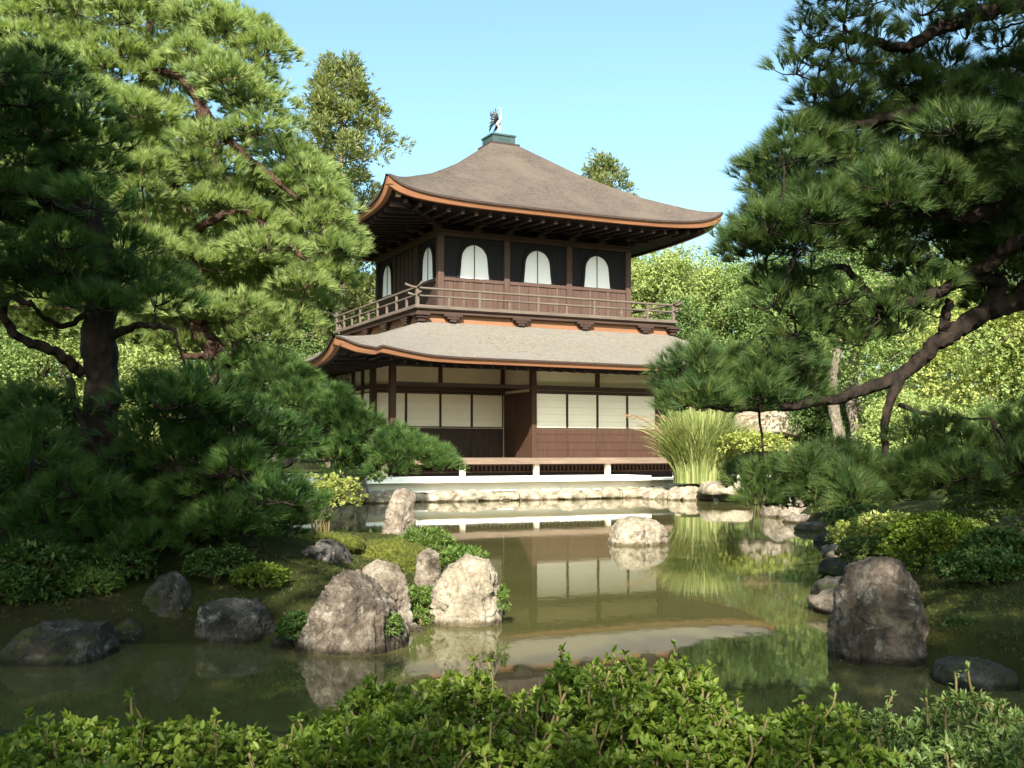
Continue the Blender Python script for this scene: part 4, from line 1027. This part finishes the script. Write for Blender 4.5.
shade_pine(-6.6, -1.6, 'added unseen pine left of the viewpoint that shades the left bank', 61, (-9.4, -1.9), (-7.6, 3.6),
           lambda x, y: x < (-2.1 if y < -3.9 else -2.7 if y < -0.4 else -3.1) and not math.hypot(x + 2.05, y + 6.2) < 0.9 and not (x > -3.55 and -1.2 < y < 2.4 and (x*7.3 + y*3.1) % 1 < 0.45), 0.52)
shade_pine(3.4, -6.4, 'added unseen pine behind the viewpoint that shades the near bank', 62, (-2.2, 5.8), (-9.0, -1.4),
           lambda x, y: (x > 1.5 or y < -4.0 or (x > -0.3 and y < -3.1)) and not any(math.hypot(x - a_, (y - b_)) < c_ for a_, b_, c_ in ((-0.65, -5.4, 0.98), (0.35, -5.8, 0.9), (-2.05, -6.2, 0.95), (0.9, -3.6, 0.45), (1.4, -3.0, 0.45))), 0.55)

# ------------------------------------------------------------------ broadleaf and conifer trees behind
def leafy_tree(base, H, crown_c, radii, nclump, per, leaf, mat, barkm, label, seed, name='broadleaf_tree', group='trees behind the pavilion and garden', clump_r=0.55, trunk_r=0.16, flat=0.75):
    r = np.random.default_rng(seed); base = np.array(base, float); root = empty(name, base, 0, label, 'tree', group)
    m = MB(); cc = np.array(crown_c, float)
    limb_tube(m, [(0,0,0), (0.1*r.normal(), 0.1*r.normal(), H*0.3), tuple((cc-base)*np.array([0.6,0.6,0.8])), tuple((cc-base) + np.array([0,0,radii[2]*0.5]))], trunk_r, 0.04, 0.03, 8, r)
    f = Fol(); Cs = []
    for i in range(nclump):
        d = norm(r.normal(size=3)); q = (0.35 + 0.65*r.random()**0.5)
        lump = 1 + 0.34*math.sin(3.1*math.atan2(d[1], d[0]) + seed) + 0.22*math.sin(5*d[2] + seed*2)
        Cs.append(cc + d*np.array(radii)*q*lump)
    for i, c in enumerate(Cs):
        n = max(4, int(per*(0.6+0.8*r.random()))); rr = clump_r*(0.6+0.8*r.random())
        P = c + norm(r.normal(size=(n, 3)))*rr*r.random((n, 1))**0.45*np.array([1, 1, flat])
        D = norm((P - c) + np.array([0, 0, 0.15]) + 0.35*r.normal(size=(n, 3))*rr)
        f.add(leaves(P, D, 3, leaf, leaf*0.6, 0.9, r, leaf, 0.2, False, 0.9))
        if i % 4 == 0: limb_tube(m, [tuple((cc-base)*0.75), tuple((c*0.5 + cc*0.5) - base), tuple(c - base)], 0.05, 0.012, 0.03, 5, r, 4)
    m.build('trunk', barkm, root, True); f.build('crown', mat, root, base)
    return root

def cedar(base, H, rad, label, seed, mat, n=44):
    r = np.random.default_rng(seed); base = np.array(base, float); root = empty('conifer_tree', base, 0, label, 'tree')
    m = MB(); m.tube([(0,0,0),(0.05,0,H*0.5),(0,0,H*0.98)], [0.28,0.17,0.03], 8); m.build('trunk', M['bark_grey'], root, True)
    f = Fol(); bm = MB()
    for i in range(n):
        t = 0.25 + 0.75*(i/n)**0.8; a = i*2.4 + r.normal()*0.4; L = rad*(1-t)**0.62*(0.55+0.75*r.random()) + 0.15
        o = np.array([0, 0, H*t]); e = o + np.array([math.cos(a)*L, math.sin(a)*L, L*0.30])
        bm.tube([o, (o+e)/2 + np.array([0,0,-0.06*L]), e], [0.05, 0.03, 0.01], 5)
        k = 2 + int(2.2*L)
        for j in range(k):
            q = 0.45 + 0.6*(j+0.5)/k; c = o + (e-o)*q + r.normal(size=3)*0.16*L**0.5; cr = 0.28 + 0.26*r.random()
            nn = 34; P = c + norm(r.normal(size=(nn, 3)))*cr*r.random((nn,1))**0.5*np.array([1, 1, 0.8])
            f.add(leaves(P + base, norm((P-c) + np.array([math.cos(a)*0.1, math.sin(a)*0.1, 0.25])), 4, 0.21, 0.05, 0.6, r, 0.06))
    for j in range(6):
        c = np.array([0, 0, H*(0.93 + 0.013*j)]); P = c + r.normal(size=(16, 3))*0.12
        f.add(leaves(P + base, norm((P-c) + np.array([0, 0, 0.3])), 4, 0.18, 0.045, 0.6, r, 0.06))
    bm.build('branches', M['bark_grey'], root, True); f.build('crown', mat, root, base); return root

def onground(px, Y): 
    p = at(px, 452, Y); return np.array([p[0], p[1], gz(p[0], p[1]) - 0.1])
p = onground(338, 40); cedar(p, at(332, 62, 40)[2] - p[2], 3.7, 'tall conifer rising left of the pavilion roof against the sky', 51, M['leaf_cedar'], 78)
p = onground(606, 52); cedar(p, at(604, 158, 52)[2] - p[2], 3.2, 'conifer tip showing above the pavilion roof slope', 52, M['leaf_cedar'], 60)
spec = [ # px, py centre, distance, half width px, half height px, material, label
    (655,300,43,52,48,'leaf_light','pale green broadleaf tree beside the right end of the balcony'),
    (720,305,47,60,50,'leaf_mid','sunlit broadleaf tree behind the leaning pine boughs'),
    (690,350,41,45,40,'leaf_deep','mid green broadleaf tree above the right end of the lower roof'),
    (790,340,44,60,70,'leaf_deep','broadleaf tree filling the gap under the upper pine boughs'),
    (860,270,48,75,85,'leaf_deep','tall mid green tree behind the right pine crown'),
    (930,330,34,70,75,'leaf_mid','bright yellow green tree behind the bent pine limb'),
    (1010,360,30,75,70,'leaf_yellow','brilliant yellow green tree right of the leaning trunk'),
    (990,200,46,75,90,'leaf_mid','tree showing through gaps at the right edge of the pine'),
    (820,420,37,48,30,'leaf_deep','low green tree over the far right shore'),
    (905,430,26,50,35,'leaf_light','low bright tree behind the forked pine branch'),
    (1020,440,22,60,40,'leaf_mid','shadowed low tree at the right edge behind the pine'),
    (40,370,27,85,75,'leaf_light','bright broadleaf tree left of the dark pine trunk'),
    (165,385,29,75,65,'leaf_light','bright broadleaf tree between the two left pines'),
    (270,395,31,70,62,'leaf_deep','green broadleaf tree behind the reddish pine limb'),
    (330,320,44,55,70,'leaf_light','pale tree between the left pine and the pavilion roof'),
    (60,240,36,110,120,'leaf_mid','tall green tree behind the top of the sunlit pine'),
    (230,260,40,90,110,'leaf_deep','green tree filling gaps behind the sunlit pine'),
    (-60,360,24,80,90,'leaf_mid','green tree at the far left edge'),
    (1090,300,28,90,120,'leaf_mid','green tree just beyond the right edge')]
for i, (px, py, Y, hw, hh, mt, lab) in enumerate(spec):
    c = at(px, py, Y); k = Y/F_PX; rx, rz = hw*k, hh*k
    b = onground(px, Y)
    vol = rx*rz; ncl = int(min(240, 60 + 17*vol))
    lf = 0.0027*Y if Y > 30 else 0.0034*Y
    leafy_tree(b, c[2]-b[2], c, (rx, rx*0.8, rz), ncl, 84, max(0.065, lf), M[mt], M['bark_grey'], lab, 100+i, clump_r=0.30*min(rx, rz)+0.15)
# bare trunks seen under the leaning limb
for px, Y, lab in [(838, 33, 'pale bare trunk under the leaning pine limb'), (855, 35, 'thinner pale trunk just behind the bare trunk')]:
    b = onground(px, Y); root = empty('broadleaf_tree', b, 0, lab, 'tree'); m = MB()
    limb_tube(m, [(0,0,0),(0.05,0,1.2),(-0.1,0.1,2.6),(0.1,0,4.2)], 0.24, 0.12, 0.02, 10, np.random.default_rng(5)); m.build('trunk', M['bark_grey'], root, True)
    f = Fol(); rr_ = np.random.default_rng(int(px)); cc = b + np.array([0,0,4.6])
    for i in range(30):
        c = cc + rr_.normal(size=3)*np.array([1.0,0.9,0.5]); P = c + rr_.normal(size=(20,3))*0.3
        f.add(leaves(P, norm(P-c+np.array([0,0,.1])), 3, 0.15, 0.08, 0.9, rr_, 0.1))
    f.build('crown', M['leaf_mid'], root, b)
# far wooded rise
f = Fol(); rr_ = np.random.default_rng(77)
n = 3400; xs = -60 + 120*rr_.random(n); ys = 56 + 16*rr_.random(n)
zs = np.array(ground_z(np.c_[xs, ys])) + 8.5*rr_.random(n)
P = np.repeat(np.c_[xs, ys, zs], 14, 0) + rr_.normal(size=(n*14, 3))*0.7
f.add(leaves(P, norm(rr_.normal(size=P.shape) + np.array([0, -0.3, 0.5])), 1, 0.55, 0.34, 0.6, rr_, 0.3))
o = f.build('forest', M['leaf_mid'], None, (0, 0, 0)); tag(o, 'distant wooded rise behind the garden', 'forest', kind='stuff')

# ------------------------------------------------------------------ shrubs and low plants
def shrub(px, py, Y, hw, hh, mat, label, seed, leaf=0.05, n=260, k=7, depth=0.8, stems=5, name='shrub', aspect=0.5, spread=0.9, fill=0.35, group=None):
    r = np.random.default_rng(seed); c = at(px, py, Y); rx, rz = hw*Y/F_PX, hh*Y/F_PX; ry = rx*depth
    g0 = gz(c[0], c[1])
    if stems and hh < 26 and c[2] - rz*0.6 > g0 > -0.02: c[2] = g0 + rz*0.6
    if stems and seed >= 231: c[2] = max(c[2], g0 + rz*0.55)
    b = np.array([c[0], c[1], g0 - 0.03 if stems else c[2] - rz]); root = empty(name, b, 0, label, 'shrub', group); f = Fol(); m = MB()
    d = norm(r.normal(size=(n, 3))); d[:,2] = np.where(d[:,2] < -0.35, -d[:,2], d[:,2])
    lump = 1 + 0.14*vnoise(d, 2.2, seed) + 0.10*vnoise(d, 5.0, seed+1)
    P = c + d*np.array([rx, ry, rz])*lump[:,None]*(1 - fill*r.random((n,1))**1.5)
    D = norm(d*np.array([1/rx, 1/ry, 1/rz])*min(rx, rz) + np.array([0, 0, 0.5]) + 0.3*r.normal(size=(n,3)))
    f.add(leaves(P, D, k, leaf, leaf*aspect, spread, r, leaf*0.5, 0.2, False, 0.6))
    for i in range(stems):
        t = P[r.integers(n)]; limb_tube(m, [(r.normal()*0.04, r.normal()*0.04, 0), tuple((t-b)*np.array([0.35,0.35,0.5]) + r.normal(size=3)*0.03), tuple(t-b)], 0.014, 0.004, 0.006, 5, r, 4)
    for t in P[r.choice(n, min(n, 60), False)] if stems else ():
        q = c + (t-c)*0.55; limb_tube(m, [tuple(q-b), tuple((q+t)/2-b + r.normal(size=3)*0.01), tuple(t-b)], 0.005, 0.002, 0, 4, None, 3)
    f.build('foliage', mat, root, b)
    if stems: m.build('stems', M['stem'], root, True)
    return root

shrub(225,508,9.3,72,26,M['leaf_dark'],'dark shrub with twisted bare stems on the moss mound',201,0.045,900,8,0.7,12)
shrub(322,498,10.2,42,26,M['leaf_yellow'],'light airy shrub with thin curved stems behind the moss mound',202,0.035,420,7,0.7,9,fill=0.6)
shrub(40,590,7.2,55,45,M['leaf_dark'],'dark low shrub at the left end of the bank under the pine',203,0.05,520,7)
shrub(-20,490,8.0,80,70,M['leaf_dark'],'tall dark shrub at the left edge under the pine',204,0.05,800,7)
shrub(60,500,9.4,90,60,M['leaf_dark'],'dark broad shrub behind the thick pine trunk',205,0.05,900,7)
shrub(425,541,10.6,30,20,M['fern'],'bright feathery shrub at the foot of the standing stone',206,0.055,300,9,0.8,5,aspect=0.22,spread=0.7)
shrub(462,563,9.6,24,14,M['fern'],'bright fern spray behind the large pale boulder',207,0.055,170,9,0.8,4,aspect=0.22,spread=0.7)
shrub(420,592,7.9,26,15,M['fern'],'bright fern clump between the grey and pale boulders',208,0.040,220,9,0.8,4,aspect=0.25)
shrub(296,606,7.3,26,13,M['fern'],'green fern clump behind the pointed boulder',209,0.040,190,9,0.8,4,aspect=0.25)
shrub(182,622,7.05,18,12,M['fern'],'small fern growing beside the tall dark mossy boulder',210,0.032,150,9,0.8,0,aspect=0.25)
shrub(384,628,6.55,18,16,M['fern'],'little yellow green plant growing at the base of the pointed boulder',211,0.024,200,8,0.8,0,aspect=0.4)
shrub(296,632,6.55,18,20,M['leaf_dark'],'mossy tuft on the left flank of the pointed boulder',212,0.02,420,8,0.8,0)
shrub(412,608,7.5,20,12,M['fern'],'bright moss and ferns above the small wet stone',222,0.026,200,9,0.8,3,aspect=0.3)
shrub(965,535,8.8,30,22,M['leaf_yellow'],'small bright shrub behind the dense green shrub at the right edge',223,0.034,500,8,0.9,5)
shrub(150,560,8.4,34,16,M['fern'],'dim fern patch on the moss behind the tall dark mossy boulder',224,0.04,260,9,0.8,4,aspect=0.25)
shrub(268,618,7.1,14,10,M['fern'],'small fern tuft beside the low lichen streaked boulder',225,0.03,120,9,0.8,0,aspect=0.25)
shrub(975,628,6.2,30,9,M['leaf_dark'],'low dark plant growing on the right bank beside the big boulder',226,0.026,320,8,0.8,0)
shrub(503,604,7.45,6,18,M['fern'],'thin strip of plants on the right flank of the pale boulder',213,0.018,90,7,1.0,0)
shrub(905,520,10.6,72,22,M['leaf_yellow'],'bright yellow green shrub lit by the sun on the right bank',214,0.045,1000,7,0.8,6)
shrub(935,552,8.2,52,40,M['leaf_bush'],'dense green shrub in front of the bright yellow green shrub',215,0.036,1300,8,0.9,10)
shrub(1005,575,7.6,56,45,M['leaf_dark'],'dark green shrub at the right edge of the bank',216,0.04,900,8,0.9,6)
shrub(858,512,13.5,34,16,M['leaf_azalea'],'low shrub hanging over the water beyond the bright yellow green shrub',227,0.05,420,7,0.8,3)
shrub(868,540,9.6,30,16,M['leaf_azalea'],'feathery low shrub behind the big dark boulder',229,0.034,420,8,0.8,3)
shrub(842,496,17,34,12,M['leaf_yellow'],'low bright shrub on the right shore under the lowest pine bough',228,0.06,320,7,0.8,3)
shrub(1000,515,9.6,60,28,M['leaf_azalea'],'half lit shrub at the right edge below the pine',217,0.042,700,7,0.9,4)
shrub(820,470,24,50,20,M['leaf_light'],'rounded bright shrub on the far right shore',218,0.09,420,7)
shrub(755,447,26,38,14,M['leaf_yellow'],'low yellow green shrub between pampas grass and pine bough',219,0.09,320,7)
shrub(352,478,24.5,34,9,M['leaf_mid'],'low shrub among rocks on the far shore below the pine bough',220,0.08,260,7)
shrub(880,478,22,60,26,M['leaf_mid'],'green shrub behind the long low rock on the far right shore',221,0.08,460,7)

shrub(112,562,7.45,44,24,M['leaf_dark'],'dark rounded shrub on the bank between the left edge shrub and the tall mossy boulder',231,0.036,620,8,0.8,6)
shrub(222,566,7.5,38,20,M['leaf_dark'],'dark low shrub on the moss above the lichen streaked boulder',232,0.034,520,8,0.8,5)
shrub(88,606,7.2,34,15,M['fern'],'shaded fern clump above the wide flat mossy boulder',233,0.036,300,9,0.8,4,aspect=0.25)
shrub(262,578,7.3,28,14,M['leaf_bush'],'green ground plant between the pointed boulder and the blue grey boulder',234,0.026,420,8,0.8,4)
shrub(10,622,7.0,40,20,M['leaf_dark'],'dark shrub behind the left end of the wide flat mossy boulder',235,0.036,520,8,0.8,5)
shrub(985,600,7.0,46,18,M['leaf_dark'],'dark spreading shrub on the right bank behind the low dark stone',236,0.034,620,8,0.8,5)
# foreground bushes on the near bank
def front_bush(x0, x1, y0, y1, top, mat, label, seed, n, leaf, k, aspect, spread=1.0, sprigs=40, stemcol='stem', name='shrub'):
    r = np.random.default_rng(seed); base = np.array([(x0+x1)/2, (y0+y1)/2, gz((x0+x1)/2, (y0+y1)/2) - 0.02])
    root = empty(name, base, 0, label, 'shrub'); f = Fol(); m = MB()
    fx, fy = r.random(n), r.random(n); x = x0 + (x1-x0)*fx; y = y0 + (y1-y0)*fy
    edge = np.clip(np.minimum(np.minimum(fx, 1-fx)*5, np.minimum(fy, 1-fy)*4), 0, 1)**0.6
    P3 = np.c_[x, y, np.zeros(n)]
    h = np.array([top(a) for a in x])*(0.45 + 0.55*edge) + 0.085*vnoise(P3, 2.6, seed) + 0.065*vnoise(P3, 6.5, seed+1)
    dep = r.random(n)**1.6*0.30
    z = h - dep; P = np.c_[x, y, np.maximum(z, 0.1)]
    D = norm(np.c_[0.5*r.normal(size=n), 0.5*r.normal(size=n) - 0.2, np.ones(n)])
    f.add(leaves(P, D, k, leaf, leaf*aspect, spread, r, leaf*0.35, 0.18, True))
    low = np.array([0, 0, 0.02])
    for i in r.choice(n, min(n, 420), False):
        q = P[i] - D[i]*(0.10 + 0.12*r.random()) - np.array([0, 0, 0.08]); limb_tube(m, [tuple(q-base), tuple((q+P[i])/2 - base + r.normal(size=3)*0.008), tuple(P[i]-base)], 0.0042, 0.002, 0, 4, None, 3)
    for i in range(sprigs):     # taller shoots, leaves in a whorl at the tip and pairs below
        j = r.integers(n); b_ = P[j].copy(); L = 0.04 + 0.07*r.random(); d = norm(np.array([0.35*r.normal(), 0.35*r.normal(), 1.0])); t = b_ + d*L
        limb_tube(m, [tuple(b_-base), tuple((b_+t)/2 - base + r.normal(size=3)*0.006), tuple(t-base)], 0.004, 0.002, 0, 4, None, 3)
        for q in (0.45, 0.75, 1.0):
            f.add(leaves(np.array([b_ + d*L*q]), d[None], 3 if q < 1 else 6, leaf*(0.9 if q == 1 else 0.75), leaf*aspect*0.9, 1.1, r, 0.005, 0.18, True))
    f.build('foliage', mat, root, base); m.build('stems', M['stem'], root, True); return root
lin = lambda xs, zs: (lambda a: float(np.interp(a, xs, zs)))
front_bush(-2.6, -0.55, 2.3, 3.75, lin([-2.6,-1.7,-1.2,-0.55], [0.27,0.31,0.34,0.38]), M['leaf_bush'], 'low green bush along the near bank at the lower left', 301, 5600, 0.030, 7, 0.60, sprigs=90)
front_bush(-0.75, 0.12, 2.5, 3.95, lin([-0.75,-0.4,0.12], [0.36,0.38,0.42]), M['leaf_bush'], 'leafy green bush between the lower left bush and the tall sunlit sprigs', 302, 3400, 0.029, 7, 0.60, sprigs=110)
front_bush(-0.02, 0.74, 2.6, 4.0, lin([-0.02,0.15,0.35,0.55,0.74], [0.40,0.46,0.47,0.45,0.38]), M['leaf_bush'], 'taller green bush with sunlit upright sprigs against the water', 306, 3400, 0.029, 7, 0.60, sprigs=150)
front_bush(0.55, 1.05, 2.4, 3.6, lin([0.55,0.75,1.0], [0.40,0.38,0.36]), M['leaf_bush'], 'shaded green bush sloping down to the water right of the sunlit sprigs', 303, 1800, 0.029, 7, 0.60, sprigs=30)
front_bush(0.82, 1.66, 2.4, 3.5, lin([0.82,1.1,1.35,1.66], [0.38,0.43,0.42,0.33]), M['leaf_azalea'], 'narrow leaved azalea bush at the lower right of the near bank', 304, 2500, 0.030, 9, 0.34, sprigs=80)
front_bush(-1.5, 0.8, 1.75, 2.5, lin([-1.5,0.8], [0.34,0.36]), M['leaf_bush'], 'dark leafy bush along the bottom edge of the view', 305, 2900, 0.030, 7, 0.60, sprigs=10)

# moss cushions on the peninsula and right bank
def moss(px, py, Y, w_, h_, label, seed):
    V, Fc = ICO4; c = at(px, py, Y); Q = V*np.array([w_, w_*0.8, h_]); Q = Q*(1 + 0.15*vnoise(V, 2, seed)[:,None]) + norm(V)*(0.02*vnoise(V, 9, seed+1))[:,None]
    o = link('moss_cushion', np_mesh('moss_cushion', Q, Fc, smooth=True), M['moss']); o.location = (c[0], c[1], gz(c[0], c[1])); tag(o, label, 'moss')
    rr = np.random.default_rng(seed); i = rr.integers(0, len(V), 9000); up = V[i,2] > -0.05; P = Q[i][up] + 0.01*rr.normal(size=(up.sum(), 3))
    V2, F2, r2 = needles(P, norm(norm(P/np.array([1, .64, (h_/w_)**2])) + 0.4*rr.normal(size=P.shape)), 4, 0.020, 0.006, 0.8, rr)
    link('moss_fuzz', np_mesh('moss_fuzz', V2, F2, r2), M['moss_tip'], o); return o
moss(385, 556, 10.2, 0.36, 0.12, 'bright moss cushion below the standing stone', 401)
moss(320, 545, 10.0, 0.40, 0.10, 'mossy hump behind the blue grey boulder', 402)
moss(410, 575, 8.9, 0.22, 0.10, 'moss cushion behind the small grey rounded boulder', 404)
# short moss and grass blades over the banks near the camera
rm = np.random.default_rng(88); n = 110000
px = np.where(rm.random(n) < 0.6, -7.5 + 7.4*rm.random(n), 1.9 + 4.5*rm.random(n)); py = 4.6 + 13*rm.random(n)**1.3
sd = poly_sd(np.c_[px, py], POND); kp = (sd > 0.06) & (vnoise(np.c_[px, py, 0*px], 1.7, 9) > -0.35); px, py = px[kp], py[kp]
P = np.c_[px, py, ground_z(np.c_[px, py])]; D = norm(np.array([0, 0, 1.0]) + 0.5*rm.normal(size=P.shape))
f = Fol(); f.add(needles(P, D, 6, 0.030, 0.006, 0.9, rm)); o = f.build('moss_cover', M['moss_blade'], None, (0, 0, 0))
tag(o, 'short moss and grass covering the banks', 'moss', kind='stuff')

# pampas grass clump
def grass_clump(px, Y, n, L, label, seed):
    r = np.random.default_rng(seed); b = onground(px, Y); b[2] = 0.40; root = empty('pampas_grass', b, 0, label, 'grass clump'); f = Fol()
    K = 7; a = r.random(n)*6.283; rad = 0.42*np.sqrt(r.random(n)); P0 = np.c_[np.cos(a)*rad*1.5, np.sin(a)*rad, np.zeros(n)]
    lean = (0.10 + 0.80*r.random(n)**1.2)*(0.35 + 0.65*rad/0.42); a2 = a + 0.5*r.normal(size=n); Ln = L*(0.5 + 0.65*r.random(n)); wd = 0.016 + 0.009*r.random(n)
    out = np.c_[np.cos(a2), np.sin(a2), np.zeros(n)]; side = np.c_[-np.sin(a2), np.cos(a2), np.zeros(n)] + 0.4*r.normal(size=(n,3)); side = norm(side)
    rows = []
    for k in range(K):
        t = k/(K-1); p = P0 + out*(lean*Ln*0.75*t**1.8)[:,None] + np.array([0,0,1.0])*(Ln*(t - 0.42*lean*t**2.6))[:,None]
        wk = (wd*(1 - t**2.5) + 0.001)[:,None]; rows.append((p - side*wk, p + side*wk))
    V = np.stack([x for pr in rows for x in pr], 1).reshape(-1, 3)
    i = np.arange(n)*2*K; Fs = []
    for k in range(K-1): Fs.append(np.stack([i+2*k, i+2*k+1, i+2*k+3, i+2*k+2], 1))
    rn = np.tile(r.random(n), K-1)
    me = np_mesh('blades', V, np.concatenate(Fs), rn); link('blades', me, M['pampas'], root)
    pl = Fol(); st = MB()
    for k in range(26):
        s = -1 if k < 14 else 1; aa = math.pi*(0.5 - s*0.5) + r.normal()*0.5; ln = 1.25 + 0.5*r.random(); q = 0.45 + 0.35*r.random()
        d = np.array([math.cos(aa), math.sin(aa)*0.6, 0]); o = d*0.3
        pts = spline([o, o + d*q*0.35*ln + np.array([0,0,0.55*ln]), o + d*q*0.9*ln + np.array([0,0,0.92*ln]), o + d*q*1.25*ln + np.array([0,0,0.98*ln])], 6)
        st.tube(pts, 0.004, 4); tip = pts[-8:]
        for p_, d_ in zip(tip, np.gradient(tip, axis=0)):
            pl.add(needles(np.array([p_]), norm(d_)[None], 12, 0.12, 0.009, 0.55, r))
    st.build('stalks', M['pampas'], root); link('plumes', np_mesh('plumes', np.concatenate(pl.V), np.concatenate(pl.F), np.concatenate(pl.R)), M['plume'], root)
    return root
grass_clump(700, 26.9, 3400, 1.85, 'tall pampas grass clump with pinkish plumes right of the veranda', 501)
